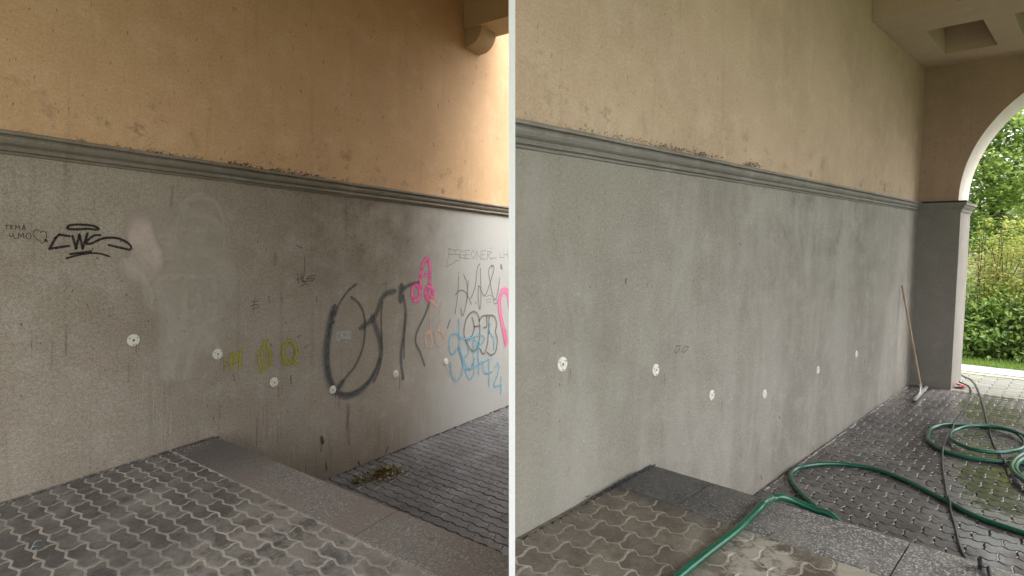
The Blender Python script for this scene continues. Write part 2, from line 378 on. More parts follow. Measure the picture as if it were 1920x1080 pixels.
XR=C2W@Vector((1,0,0)); XU=C2W@Vector((0,1,0))      # the board leans one degree with the passages
def sx(p): return (p-CAM).dot(XR)
sideA=lambda p:-HALF*.5-sx(p)
sideB=lambda p:sx(p)-HALF*.5
YB=3.05
def sideAl(p): # first passage's lower floor also runs on behind the second passage's wall
    return max(-HALF*.5-sx(p), -(B.inv(p)[1]+.1))
lowA=lambda u,v:-A.step
lowB=lambda u,v:-B.step
def struct(name,G,m,**k): return tag(part(name,G,m,**k),kind='structure')

# platform of the first passage
gp=pave(A,-2.2,2-A.kw,0,6.8,.094,.268,.0085,.009,.0058,A.plat,sideA,lambda p:sx(p)<.2,3,ph=.04,kern=.35)
sheet(A,-2.4,2-A.kw,0,7.4,lambda u,v:A.plat(u,v)-.0036,sideA,gp,1)
struct('raised_pavement',gp,[M_pA,M_sandA])
gp=pave(B,-3.2,2-B.kw,0,4.7,.150,.190,.012,.010,.0040,B.plat,sideB,lambda p:sx(p)>-.2,5,ph=.03,kern=.35)
sheet(B,-3.2,2-B.kw,0,4.8,lambda u,v:B.plat(u,v)-.0034,sideB,gp,1)
struct('raised_pavement',gp,[M_pB,M_sandB])
# lower pavements
gp=pave(A,2.0,10.4,0,5.2,.104,.276,.0095,.007,.0030,lowA,sideAl,lambda p:sideAl(p)>-.2,8,fill=(.9,.12,.8))
sheet(A,1.8,10.5,-.02,5.6,lambda u,v:lowA(u,v)-.010,None,gp,2)
# joint bed only where that passage runs
gp.f=[f for f,m in zip(gp.f,gp.fm)]; 
struct('lower_pavement',gp,[M_pAl,M_fill,M_dark])
gp=pave(B,2.0,9.5,0,4.7,.141,.186,.0125,.0065,.0036,lowB,None,lambda p:sx(p)>-.2,11,fill=(.85,.3,.8))
sheet(B,1.8,9.5,0,4.8,lambda u,v:lowB(u,v)-.010,None,gp,2)
struct('lower_pavement',gp,[M_pBl,M_fill,M_dark])
gp=pave(B,9.5,11.05,-3.,7.,.141,.372,.006,.004,.006,lowB,None,lambda p:True,12)
sheet(B,9.5,11.1,-3.,7.,lambda u,v:lowB(u,v)-.010,None,gp,1)
struct('outdoor_pavement',gp,[M_pOut,sand('joint_moss',(.09,.10,.05),(.2,.19,.13))])
# ground to the horizon, verge, path
grass_m=plain('verge_soil',(.075,.10,.03),.95,var=.4,scale=3,bump=.01)
g=Geo(); z0=-B.step-.03
pts=[B.P(-400,-400,z0),B.P(500,-400,z0),B.P(500,400,z0),B.P(-400,400,z0)]
zc=min(p.z for p in (B.P(9,0,z0),B.P(12,4,z0),A.P(2,0,-A.step-.05)))-.02
g.face([Vector((-900,-900,zc)),Vector((900,-900,zc)),Vector((900,900,zc)),Vector((-900,900,zc))],[(0,0),(1,0),(1,1),(0,1)])
struct('ground',g,grass_m)
g=Geo()
def slab(u0,u1,v0,v1,zt,th=.08,G=None):
    G=G or Geo(); c=[B.K(u,v,zt-th) for u,v in((u0,v0),(u1,v0),(u1,v1),(u0,v1))]+[B.K(u,v,zt) for u,v in((u0,v0),(u1,v0),(u1,v1),(u0,v1))]
    uvs=[(u0*S,v0*S),(u1*S,v0*S),(u1*S,v1*S),(u0*S,v1*S)]*2; G.hexa(c,lambda i:uvs[i]); return G
v=-3.
while v<7: slab(11.07,11.24,v+.004,v+.996,-B.step+.004,G=g); v+=1.
struct('kerb_edging',g,plain('edging_concrete',(.36,.34,.25),.85,var=.18,scale=14,bump=.003))
g=Geo(); v=-3.35
while v<7: slab(11.27,11.93,v+.006,v+1.144,-B.step+.010,G=g); v+=1.15
struct('slab_path',g,plain('path_slabs',(.36,.36,.36),.8,var=.12,scale=9,bump=.002))
g=Geo(); rnd=random.Random(4)
sheet(B,11.93,16.5,-4,8,lambda u,v:-B.step+.012,None,g,1,10,12)
for k in range(9000):
    u=11.95+abs(rnd.gauss(0,.45)); vv=rnd.uniform(-1.5,4.5); p=B.K(u,vv,-B.step+.01); h=rnd.uniform(.02,.075); a=rnd.uniform(0,6.28); d=Vector((math.cos(a),math.sin(a),0))*.004
    l=Vector((rnd.gauss(0,.02),rnd.gauss(0,.02),h)); g.face([p-d,p+d,p+l],[(0,0),(1,0),(.5,1)])
gm=NT('grass_blades'); gi=gm.island(); M_grass=gm.done(gm.mix(gi,(.10,.20,.02),(.22,.34,.05)),.6,trans=(.25,.4,.05))
tag(part('grass_verge',g,[M_grass,grass_m]),'short bright green grass verge along the slab path beyond the archway','grass',kind='stuff')

# kerbs of both platforms
def kerb(bay,joints,m,vmax,side,name='granite_kerb',label=''):
    root=empty(name,bay.K(2-bay.kw/2,.5,-bay.step)); 
    for i in range(len(joints)-1):
        a,b=joints[i]+(.0035 if i else 0),joints[i+1]-.0035; g=Geo(); n=5
        u0,u1=2-bay.kw+.003,2.0; ch=.008
        prof=[(u0,-.16,0),(u1,-bay.step+.0,0),(u1,-ch,1),(u1-ch,0.,1),(u0+.004,0.,1),(u0,-.005,1)]
        st=[]
        for k in range(n+1):
            v=a+(b-a)*k/n; st.append([(bay.K(u,v,(bay.plat(u,v)+z) if f else (z if u==u1 else bay.plat(u,v)+z)),(u*S,v*S+i*3.7*0)) for u,z,f in prof])
        def put(pl):
            pl=clip(pl,side)
            if len(pl)>2: g.face([p[0] for p in pl],[p[1] for p in pl])
        for k in range(n):
            for q in range(6):
                q2=(q+1)%6; put([st[k][q],st[k][q2],st[k+1][q2],st[k+1][q]])
        put(st[0][::-1]); put(st[n])
        if g.f: part('kerb_stone',g,m,root)
    return tag(root,label,'kerb')
kerb(A,[0.002,2.12,3.35,4.7,6.1],M_kA,6,sideA,label='dirty grey granite kerb edging the raised paving below the graffiti')
kerb(B,[0.002,.43,1.48,2.6,3.7,4.72],M_kB,4.7,sideB,label='washed speckled granite kerb that the green hose crosses')

# ------------------------------------------------------------------ walls
ZT,ZB=2.095,1.979; CEIL=4.115; TOPZ=4.75
def wquad(G,bay,u0,u1,z0,z1,v=0.,nu=12,nz=4,mi=0):
    for i in range(nu):
        for j in range(nz):
            a,b=u0+(u1-u0)*i/nu,u0+(u1-u0)*(i+1)/nu; c,d=z0+(z1-z0)*j/nz,z0+(z1-z0)*(j+1)/nz
            G.face([bay.P(a,v,c),bay.P(b,v,c),bay.P(b,v,d),bay.P(a,v,d)],[(a*S,c*S),(b*S,c*S),(b*S,d*S),(a*S,d*S)],mi)
def wslab(bay,u0,u1,z0,z1,v0,v1):
    """wall slab between v0 (back) and v1 (front face); u0 may be a function of (v,z)"""
    G=Geo(); f=u0 if callable(u0) else (lambda v,z:u0); n=12
    for i in range(n):
        for j in range(4):
            c,d=z0+(z1-z0)*j/4,z0+(z1-z0)*(j+1)/4
            L=lambda z,k:f(v1,z)+(u1-f(v1,z))*k/n
            q=[(L(c,i),c),(L(c,i+1),c),(L(d,i+1),d),(L(d,i),d)]
            G.face([bay.P(a,v1,z) for a,z in q],[(a*S,z*S) for a,z in q])
    def q(*c): G.face([bay.P(*x) for x in c],[(x[0]*S+x[1]*S,x[2]*S) for x in c])
    a0,a1,b0,b1=f(v0,z0),f(v0,z1),f(v1,z0),f(v1,z1)
    q((u1,v0,z0),(a0,v0,z0),(a1,v0,z1),(u1,v0,z1))
    q((a0,v0,z0),(b0,v1,z0),(b1,v1,z1),(a1,v0,z1)); q((u1,v1,z0),(u1,v0,z0),(u1,v0,z1),(u1,v1,z1))
    q((b1,v1,z1),(u1,v1,z1),(u1,v0,z1),(a1,v0,z1)); q((b0,v1,z0),(a0,v0,z0),(u1,v0,z0),(u1,v1,z0))
    return G
PROF=[(0,2.108),(.050,2.104),(.060,2.098),(.060,2.082),(.050,2.080),(.036,2.079),(.034,2.072),(.044,2.066),(.043,2.050),(.036,2.034),(.026,2.024),(.018,2.020),(.018,2.013),(.032,2.010),(.036,2.002),(.034,1.992),(.020,1.988),(.014,1.986),(.012,1.973),(0,1.970)]
def mould(bay,u0,u1,wob=.0008,seed=1,skew=False,vdir=False):
    G=Geo(); n=60; rnd=random.Random(seed); st=[]
    for i in range(n+1):
        f=u0 if callable(u0) else (lambda v,z:u0); dz=rnd.gauss(0,wob); dv=rnd.gauss(0,wob); row=[]
        for v,z in PROF:
            a=f(v,z); u=a+(u1-a)*i/n; row.append((bay.P(u,v+dv*(v>0 and i>0),z+dz*(i>0)),(u*S,(z+v)*S)))
        st.append(row)
    for i in range(n):
        for k in range(len(PROF)-1):
            a=[st[i][k],st[i+1][k],st[i+1][k+1],st[i][k+1]]; G.face([p[0] for p in a],[p[1] for p in a])
    for s_ in(st[0],st[-1][::-1]): G.face([p[0] for p in s_],[p[1] for p in s_])
    return G
wA=empty('rendered_wall',A.P(4,0,-A.step)); tag(wA,'graffiti covered passage wall, ochre above and dirty grey below a moulding','wall')
UA0,UA1=-3.2,10.4
dadoA=part('dado',wslab(A,UA0,UA1,-A.step-.05,1.975,-.3,0),M_dadoA,wA)
part('upper_plaster',wslab(A,UA0,UA1,2.0,TOPZ,-.3,-.004),M_upA,wA)
part('moulding',mould(A,UA0,UA1,seed=2),M_mould,wA)
def ux0(bay,v,z): # where the wall line meets the right face of the board
    a=bay.P(0,v,z); return (HALF*.9-sx(a))/(S*bay.U.dot(XR))
wB=empty('rendered_wall',B.P(4,0,-B.step)); tag(wB,'washed bare passage wall, beige above and plain grey below a moulding','wall')
UBF=lambda v,z:ux0(B,v,z); UB1=9.503
part('dado',wslab(B,UBF,UB1,-B.step-.05,1.975,-BT,0),M_dadoB,wB)
part('upper_plaster',wslab(B,UBF,UB1+.4,2.0,TOPZ,-BT,-.004),M_upB,wB)
part('moulding',mould(B,UBF,UB1-.02,seed=5),M_mouldB,wB)

# white board added edge-on to divide the two passages and their light
y0=1.95; y1=2.95
g=Geo(); zb=-.75; zt=3.85
def BP(x,y,z): q=CAM+XR*x; k=Vector((0,y,0)); k-=XR*k.dot(XR); h=XU-Vector((0,0,0)); h=h-yc_*h.dot(yc_); return q+k+h.normalized()*(z-CAM.z)
yc_=Vector((0,1,0))
yc_=(yc_-XR*yc_.dot(XR)).normalized()
c=[BP(x,y,z) for z in (zb,zt) for x,y in((-HALF,y0),(HALF,y0),(HALF,y1),(-HALF,y1))]
g.hexa(c,lambda i:(c[i].y+c[i].x,c[i].z))
pt=part('added_partition_board',g,M_white,loc=Vector((0,y0,zb)))
tag(pt,'thin tall white partition board added edge-on between the two passages','partition')

# ------------------------------------------------------------------ end wall with archway (second passage)
PU=9.503; TH=.85; VL=.527; AR=1.90; SPR=2.13; VR=VL-.035+2*AR; VW=4.8
ew=empty('arched_wall',B.K(PU,.3,-B.step)); tag(ew,'beige end wall with a round archway on a grey rendered pier','wall')
def EP(v,z,d=0.): return B.K(PU+d-B.t*0,v,z)
# dado part of both piers
def block(v0,v1,z0,z1,d0,d1,cut=1):
    G=Geo(); P=[(v0,d0),(v1,d0),(v1,d1),(v0,d1)]
    c=[EP(v,z0,d) for v,d in P]+[EP(v,z1,d) for v,d in P]
    for q,uvf in(((0,3,2,1),0),((4,5,6,7),0),((0,1,5,4),1),((1,2,6,5),2),((2,3,7,6),1),((3,0,4,7),2)):
        uv=[]
        for i in q:
            v,d=P[i%4]; z=z0 if i<4 else z1
            uv.append((v*S,d*S) if uvf==0 else ((v*S,z*S) if uvf==1 else (d*S+3,z*S)))
        G.face([c[i] for i in q],uv)
    return G
pr=part('pier',block(-.02,VL,-B.step-.05,1.99,0,TH),M_pierB,ew)
pr2=part('pier',block(VR+.035,VW,-B.step-.05,1.99,0,TH),M_pierB,ew)
def capital(v0,v1,sgn):
    g=Geo()
    # stepped cap: cove then slab, wrapping three sides
    lv=[(1.945,.0),(1.95,.012),(1.985,.018),(2.02,.045),(2.045,.052),(2.05,.068),(2.085,.072)]
    rings=[]
    for z,o in lv:
        a=v0 if sgn>0 else v0-o; b=v1+o if sgn>0 else v1
        rings.append([EP(a,z,-o),EP(b,z,-o),EP(b,z,TH+o),EP(a,z,TH+o)])
    for r0,r1 in zip(rings,rings[1:]):
        for k in range(4):
            k2=(k+1)%4; g.face([r0[k],r0[k2],r1[k2],r1[k]],[(k,0),(k+1,0),(k+1,.05),(k,.05)])
    g.face(rings[-1]); g.face(rings[0][::-1]); return g
part('capital',capital(-.01,VL,1),M_pierB,pr); part('capital',capital(VR+.035,VW,-1),M_pierB,pr2)
g=Geo()
for v0,v1 in((-.005,VL+.074),):
    q=[(v0,-.076),(v1,-.076),(v1,.30),(v0,.30)]
    b=[EP(v,2.086,d) for v,d in q]; t=[EP(v,2.112,d) for v,d in q]; g.hexa(b+t)
part('flashing',g,M_lead,pr)
# upper part with arch
def archv(a): return VL-.035+AR-AR*math.cos(a), SPR+AR*math.sin(a)
N=48; arc=[archv(math.pi*i/N) for i in range(N+1)]
for nm,mi in(('spandrel',0),):
    g=Geo()
    for d,flip in((0.,0),(TH,1)):
        # left strip
        for (a,b) in ((-.02,arc[0][0]),(arc[-1][0],VW)):
            q=[(a,2.085),(b,2.085),(b,SPR),(a,SPR)]; g.face([EP(v,z,d) for v,z in q],[(v*S,z*S) for v,z in q])
            q=[(a,SPR),(b,SPR),(b,TOPZ),(a,TOPZ)]; g.face([EP(v,z,d) for v,z in q],[(v*S,z*S) for v,z in q])
        for i in range(N):
            (v0,z0_),(v1,z1_)=arc[i],arc[i+1]
            q=[(v0,z0_),(v1,z1_),(v1,TOPZ),(v0,TOPZ)]; g.face([EP(v,z,d) for v,z in q],[(v*S,z*S) for v,z in q])
    part('arch_face',g,M_endB,ew)
g=Geo(); st=[(arc[0][0],2.085)]+arc+[(arc[-1][0],2.085)]; L=0
for (v0,z0_),(v1,z1_) in zip(st,st[1:]):
    dl=math.hypot(v1-v0,z1_-z0_); q=[(v0,z0_,0,L),(v0,z0_,TH,L),(v1,z1_,TH,L+dl),(v1,z1_,0,L+dl)]; L+=dl
    g.face([EP(a,b,c) for a,b,c,_ in q],[(c*S,l*S) for a,b,c,l in q])
part('arch_soffit',g,M_reveal,ew)
# opposite wall of the second passage, unseen, its length set for the side light
ow=wslab(B,8.1,PU+.4,-B.step-.05,TOPZ,VW+.25,VW); t_=part('rendered_wall',ow,M_dadoB,loc=B.P(6,VW,-B.step)); tag(t_,'rendered wall facing the washed wall across the passage','wall')

# ------------------------------------------------------------------ ceilings
def cbox(bay,u0,u1,v0,v1,z0,z1,side=None,G=None,cut=None):
    G=G or Geo(); q=[(u0,v0),(u1,v0),(u1,v1),(u0,v1)]
    if cut: q=cut
    c=[bay.K(u,v,z0) for u,v in q]+[bay.K(u,v,z1) for u,v in q]
    def put(ix,uv):
        pl=[(c[i],uv[k]) for k,i in enumerate(ix)]
        if side: pl=clip(pl,side)
        if len(pl)>2: G.face([p[0] for p in pl],[p[1] for p in pl])
    for ix in((0,3,2,1),(4,5,6,7)): put(ix,[(q[i%4][0]*S,q[i%4][1]*S) for i in ix])
    for ix in((0,1,5,4),(1,2,6,5),(2,3,7,6),(3,0,4,7)): put(ix,[((q[i%4][0]+q[i%4][1])*S,(z0 if i<4 else z1)*S) for i in ix])
    return G
cA=empty('ceiling',A.P(4,1,CEIL)); cA['kind']='structure'
part('ceiling_slab',cbox(A,-4.5,6.0,.0,7.5,4.62,4.9,sideAl),M_ceilA,cA)
bA=empty('ceiling_beam',A.P(5.35,0,CEIL)); tag(bA,'brown ochre ceiling beam resting on a small wall corbel above the graffiti','beam')
part('beam',cbox(A,5.169,5.59,.0,5.2,4.127,4.60,sideAl),M_ceilA,bA)
g=Geo(); pr_=[]; 
for i in range(9):
    a=math.pi/2*i/8; pr_.append((.035+.215*math.cos(a)*1.0,4.125-.20*math.sin(a)))
pr_=[(0.,4.125)]+pr_+[(0.,3.92)]
r0=[A.K(5.215,v,z) for v,z in pr_]; r1=[A.K(5.53,v,z) for v,z in pr_]
g.prism(r0,r1,True,[(v*S,z*S) for v,z in pr_],[(v*S+.3,z*S) for v,z in pr_]); part('corbel',g,M_ceilA,bA)
cB=empty('ceiling',B.P(5,2,CEIL)); cB['kind']='structure'
part('ceiling_slab',cbox(B,-6.5,9.5,.0,6.5,4.55,4.85,sideB),M_ceilB,cB)
bB=empty('ceiling_beam',B.P(6.9,0,CEIL)); tag(bB,'wide beige cross beam and coffer ribs in front of the archway','beam')
part('beam',cbox(B,6.651,7.50,.0,4.8,4.101,4.545),M_ceilB,bB)
part('beam',cbox(B,8.78,9.50,.0,4.8,4.104,4.545),M_ceilB,bB)
for v0,v1 in((0.,.36),(.925,1.20),(1.82,2.10),(2.72,3.0),(3.6,3.9),(4.5,4.8)):
    part('rib',cbox(B,7.502,8.778,v0,v1,4.102,4.545),M_ceilB,bB)

# ------------------------------------------------------------------ anchor plates on both walls
M_disc=plain('cream_plastic',(.74,.72,.64),.45,var=.06,scale=60,bump=.0004)
M_hole=plain('hole_dark',(.012,.011,.010),.8)
M_scr=plain('screw_steel',(.16,.15,.13),.45,.6)
def disc(bay,x,y,label,first=None):
    u,z,_=bay.wall(x,y,.01); base=bay.P(u,0,z)
    if first:
        r=first.copy(); COL.objects.link(r); r.location=base; r['label']=label
        for ch in first.children:
            c=ch.copy(); COL.objects.link(c); c.parent=r
        return r
    root=empty('anchor_plate',base); tag(root,label,'wall plate','round cream anchor plates screwed to the walls')
    def ringpts(r,h,n=28,du=0,dz=0): return [bay.P(u+du+r*math.cos(2*math.pi*k/n),h,z+dz+r*math.sin(2*math.pi*k/n)) for k in range(n)]
    g=Geo(); rr=[(.0405,0),(.0405,.006),(.0385,.008),(.024,.0085),(.022,.0055),(.019,.0055),(.017,.010),(.0090,.011),(.0078,.006)]
    R_=[ringpts(a,b) for a,b in rr]; n=28
    for a,b in zip(R_,R_[1:]):
        for k in range(n): k2=(k+1)%n; g.face([a[k],a[k2],b[k2],b[k]])
    part('plate',g,M_disc,root)
    g=Geo(); g.face(ringpts(.0080,.0062)); part('bore',g,M_hole,root)
    for a in(90+180,30,150):
        du,dz=.0305*math.cos(R(a)),.0305*math.sin(R(a)); g=Geo(); r0=ringpts(.0048,.0080,8,du,dz); r1=ringpts(.0040,.0098,8,du,dz); g.prism(r0,r1); part('screw',g,M_scr,root)
    return root
LA=['cream plate on the graffiti wall nearest the left, right below the black tag','cream plate on the graffiti wall just left of the yellow letters',
 'cream plate on the graffiti wall below the yellow ring','paint-smeared plate at the foot of the big dark spray curve',
 'cream plate inside the tall dark spray arch','cream plate left of the blue lettering']
DA=[(251,638),(409,664),(515,717),(625,731),(743,701),(837,678)]
f0=None
for (x,y),l in zip(DA,LA): o=disc(A,x,y,l,f0); f0=f0 or o
LB=['cream plate on the washed wall nearest the white board, largest of its row','cream plate on the washed wall below left of two flaked chips',
 'cream plate on the washed wall, lower one left of its low neighbour','cream plate on the washed wall, lower one farther right above the hose loop',
 'small cream plate on the washed wall, second from the squeegee','small cream plate on the washed wall closest to the squeegee']
DB=[(1056,683),(1231,694),(1336,741),(1435,739),(1535,694),(1607,664)]
f1=None
for (x,y),l in zip(DB,LB): o=disc(B,x,y,l,f1); f1=f1 or o

# ------------------------------------------------------------------ marks on the walls
def paint(name,col,col2=None,soft=.6,dens=1.,grainy=.5,scale=170):
    t=NT(name); x,y,_=t.sep(t.uv()); tc=t.n('ShaderNodeTexCoord').outputs['Object']
    d=t.math('MULTIPLY',t.math('ABSOLUTE',t.math('SUBTRACT',x,.5)),2.)
    n=t.noise(tc,scale,3,.7); n2=t.noise(tc,22,3,.6)
    a=t.ramp(t.math('ADD',d,t.math('MULTIPLY',t.math('SUBTRACT',n,.5),grainy)),1-soft,1.,1,0)
    a=t.math('MULTIPLY',a,t.ramp(n,.30,.52,1-grainy,1)); a=t.math('MULTIPLY',a,t.ramp(n2,.2,.6,dens*.7,dens))
    c=t.mix(t.ramp(n2,.3,.7),col,col2 or col)
    return t.done(c,.8,alpha=a,spec=.2)
LAY=[.0012]
class Marks:
    wk=1.3
    def __init__(s,bay,scale,ox,oy,wk=1.3): s.b=bay;s.wk=wk;s.k=scale;s.o=(ox,oy);s.g=Geo()
    def px(s,p): return s.o[0]+p[0]/s.k,s.o[1]+p[1]/s.k
    def line(s,pts,wpx,smooth=True,n=6,squash=.75):
        if not smooth and len(pts)>2 and not getattr(s,'one',False):
            for a,c in zip(pts,pts[1:]): s.line([a,c],wpx,False)
            return
        b=s.b; LAY[0]+=.00003; lay=LAY[0]
        q=[]
        for p in pts:
            u,z,t=b.wall(*s.px(p)); q.append((u,z,t))
        hw=.5*max(wpx/s.k*s.wk,1.5)*q[len(q)//2][2]/FPX
        if smooth and len(q)>2: q=cat(q,n)
        # extend the ends by a rounded half width
        L=0; rows=[]; m=len(q)
        for i,(u,z,t) in enumerate(q):
            a=q[max(i-1,0)]; c=q[min(i+1,m-1)]; d=Vector((c[0]-a[0],c[1]-a[1])); 
            d=d.normalized() if d.length>1e-9 else Vector((1,0)); nn=Vector((-d.y,d.x))
            if i: L+=math.hypot(u-q[i-1][0],z-q[i-1][1])
            rows.append((u,z,nn,d,L))
        def cap(r,sg):
            u,z,nn,d,L=r; return [(u+sg*d.x*hw*f,z+sg*d.y*hw*f,nn*k,d,L) for f,k in((.5,.87),(.87,.5),(1,.08))]
        rr=[(u,z,nn,d,L) for u,z,nn,d,L in rows]
        rr=cap(rr[0],-1)[::-1]+rr+cap(rr[-1],1)
        G=s.g; B0=len(G.v)
        for i,(u,z,nn,d,L) in enumerate(rr):
            v=lay+i*2e-6
            for sg in(-1,1): G.v.append(b.P(u+sg*nn.x*hw,v,z+sg*nn.y*hw)); G.uv.append((.5+.5*sg*min(1,1),L))
            G.v.append(b.P(u,v,z)); G.uv.append((.5,L))
        for i in range(len(rr)-1):
            a=B0+3*i; G.f.append((a,a+2,a+5,a+3)); G.f.append((a+2,a+1,a+4,a+5)); G.fm+=[0,0]
    def ell(s,cx,cy,rx,ry,w,a0=0,a1=360,n=22):
        s.one=True
        s.line([(cx+rx*math.cos(R(a0+(a1-a0)*i/n)),cy+ry*math.sin(R(a0+(a1-a0)*i/n))) for i in range(n+1)],w,False); s.one=False
    def blob(s,pts,smooth=True):
        b=s.b; LAY[0]+=.00003
        q=[b.wall(*s.px(p))[:2] for p in pts]
        if smooth: q=cat(q+[q[0]],5)[:-1]
        cu=sum(p[0] for p in q)/len(q); cz=sum(p[1] for p in q)/len(q); G=s.g; b0=len(G.v)
        G.v.append(b.P(cu,LAY[0],cz)); G.uv.append((.5,0))
        for u,z in q: G.v.append(b.P(u,LAY[0],z)); G.uv.append((1.,0))
        n=len(q)
        for i in range(n): G.f.append((b0,b0+1+i,b0+1+(i+1)%n)); G.fm.append(0)
    def put(s,name,m,label=None,parent=None):
        o=part(name,s.g,m,parent or dadoA)
        if label: o['label']=label
        return o
P_black=paint('marker_black',(.018,.016,.015),(.035,.03,.027),.28,1.,.45)
P_thin=paint('pen_dark',(.03,.027,.025),None,.5,1.,.2)
P_grey=paint('spray_charcoal',(.085,.09,.098),(.14,.145,.15),1.,.85,.9)
P_greyt=paint('spray_grey_thin',(.15,.155,.16),(.21,.215,.22),.85,.85,.65)
P_faint=paint('pencil_faint',(.22,.22,.215),None,.7,.6,.6)
P_pink=paint('spray_pink',(.84,.09,.32),(.90,.22,.46),.8,1.,.7)
P_pinkl=paint('spray_pale_pink',(.85,.30,.48),(.82,.18,.38),.6,.9,.5)
P_peach=paint('spray_peach',(.80,.52,.41),(.70,.45,.37),.95,.85,.8)
P_blue=paint('spray_blue',(.14,.42,.62),(.26,.56,.70),.95,.9,.75)
P_yel=paint('spray_yellow',(.44,.41,.05),(.36,.34,.06),.9,.95,.85)
P_white=paint('chalk_white',(.62,.61,.60),None,.5,.9,.5)
P_gpink=paint('patch_pinkish',(.60,.50,.455),(.54,.45,.40),.5,.95,.2,60)
P_ggrey=paint('patch_scrubbed',(.60,.55,.47),(.54,.49,.41),1.,.55,.6,14)
P_ggrey2=paint('patch_scrubbed_soft',(.56,.51,.44),(.50,.46,.38),1.,.62,.5,60)
P_hks=paint('pen_worn',(.09,.08,.07),None,.7,.8,.5)
P_brown=paint('stain_brown',(.16,.13,.095),(.19,.155,.11),1.,.36,.9,90)
P_speck=paint('mildew',(.06,.045,.03),(.10,.08,.055),.8,.8,.8,200)
P_dark=paint('stain_dark',(.03,.03,.035),None,.6,.85,.6)
P_run=paint('pale_run',(.55,.53,.48),None,.8,.55,.7)

m=Marks(A,1,0,0); m.blob([(235,390),(262,382),(288,392),(302,440),(322,480),(314,525),(290,552),(262,548),(232,540),(214,505),(236,478),(226,430)]); m.put('painted_patch',P_gpink,'pinkish painted-over patch beside the black tag')
m=Marks(A,1,0,0)
m.blob([(330,380),(375,358),(415,385),(432,450),(425,510),(395,545),(350,540),(318,500),(312,430)])
m.blob([(240,500),(300,490),(420,520),(440,600),(400,690),(350,740),(310,735),(290,650),(285,590)])
m.put('scrubbed_patch',P_ggrey2,'broad paler area where the wall was scrubbed'); m=Marks(A,1,0,0)
for a,b_ in(((300,560),(400,640)),((345,540),(322,700)),((372,560),(352,690)),((400,530),(392,640)),((258,480),(300,560)),((245,500),(285,560)),((330,600),(420,560)),((320,640),(400,600)),((310,560),(312,690)),((300,520),(420,520)),((330,480),(415,470)),((335,430),(420,440)),((325,460),(425,500)),((350,400),(410,420))):
    m.line([a,((a[0]+b_[0])/2+8,(a[1]+b_[1])/2-4),b_],38)
m.ell(375,440,46,72,16)
m.put('scrubbed_patch',P_ggrey,'pale scrubbed patches where old paint was rubbed off')

m=Marks(A,6.857,0,380); W=7
for p in([(62,292),(120,288)],[(85,290),(85,338)],[(137,292),(135,336)],[(135,292),(165,290)],[(137,312),(163,310)],[(137,335),(168,333)],
 [(197,342),(200,292),(222,322),(245,292),(250,342)],[(285,346),(305,287),(325,350)],[(290,325),(320,322)],
 [(122,400),(137,442),(168,425),(160,398)],[(168,425),(190,460),(216,464)],[(230,456),(240,395),(266,438),(296,392),(306,452)]): m.line(p,W,False)
m.ell(365,428,33,40,W)
m.line([(520,385),(500,360),(465,345),(430,375),(425,410),(460,460),(510,490),(540,525),(565,500),(595,450),(590,390),(565,365),(540,365),(520,385)],W)
m.line([(586,485),(592,490)],32,False)
m.put('graffiti_tag',P_thin,'small pen writing TEMA with a heart')
m=Marks(A,6.857,0,380); W=27
m.line([(870,310),(900,290),(1000,282),(1130,288),(1220,305),(1262,335),(1235,348),(1130,336),(1000,342),(880,338),(862,322)],W)
m.line([(890,430),(760,410),(715,450),(635,592),(720,580),(885,555)],W,False)
m.line([(930,430),(975,588),(1018,412),(1060,588),(1122,398)],W,False)
m.line([(1280,418),(1200,425),(1115,495),(1122,530),(1180,520),(1300,465),(1400,450),(1520,460),(1630,510),(1682,568),(1668,602),(1600,592),(1400,545)],W)
m.line([(905,660),(1165,625)],W,False); m.line([(855,715),(1000,675),(1150,650),(1280,655),(1400,690)],22)
m.put('graffiti_tag',P_black,'bold black CWS tag with a halo above and two underlines')

m=Marks(A,4.32,590,520,1.9)
m.line([(150,270),(120,400),(97,550),(95,700),(118,820),(150,900)],62); m.line([(150,290),(124,410),(104,550),(103,700),(122,810),(148,880)],30)
m.line([(300,165),(350,205),(392,280),(405,400),(390,560),(330,710),(260,800),(198,880)],22)
m.line([(215,860),(198,885)],44,False)
m.line([(165,925),(240,960),(330,940),(400,890),(470,800),(520,690),(535,600),(525,500),(495,400),(470,340)],46)
m.line([(170,935),(260,945),(345,915),(430,850),(490,760),(525,660)],20)
m.line([(385,402),(450,352),(500,290),(535,190),(575,135),(635,112)],44)
m.line([(548,200),(538,320),(542,500),(541,620),(520,750),(480,840)],18)
m.line([(700,100),(698,155)],62,False)
m.line([(722,170),(738,300),(722,450),(700,600),(700,700),(715,810)],28); m.line([(730,300),(725,500),(722,650)],14)
m.line([(715,95),(770,60),(840,45)],30)
m.line([(925,210),(890,310),(840,410),(818,480),(820,540),(850,600),(888,710)],20)
m.line([(165,300),(200,210),(270,110),(330,60)],20)
m.put('graffiti_piece',P_grey,'large soft charcoal spray letters')
m=Marks(A,4.32,590,520)
for p in([(180,452),(230,438),(285,442),(285,495),(205,492),(185,515),(178,480),(180,452)],[(205,460),(215,470),(205,480)],[(225,450),(225,482),(240,482)],[(250,450),(252,485),(270,485),(270,455),(250,455)]): m.line(p,9,False)
m.put('graffiti_tag',P_white,'tiny white boxed writing inside the charcoal letters')

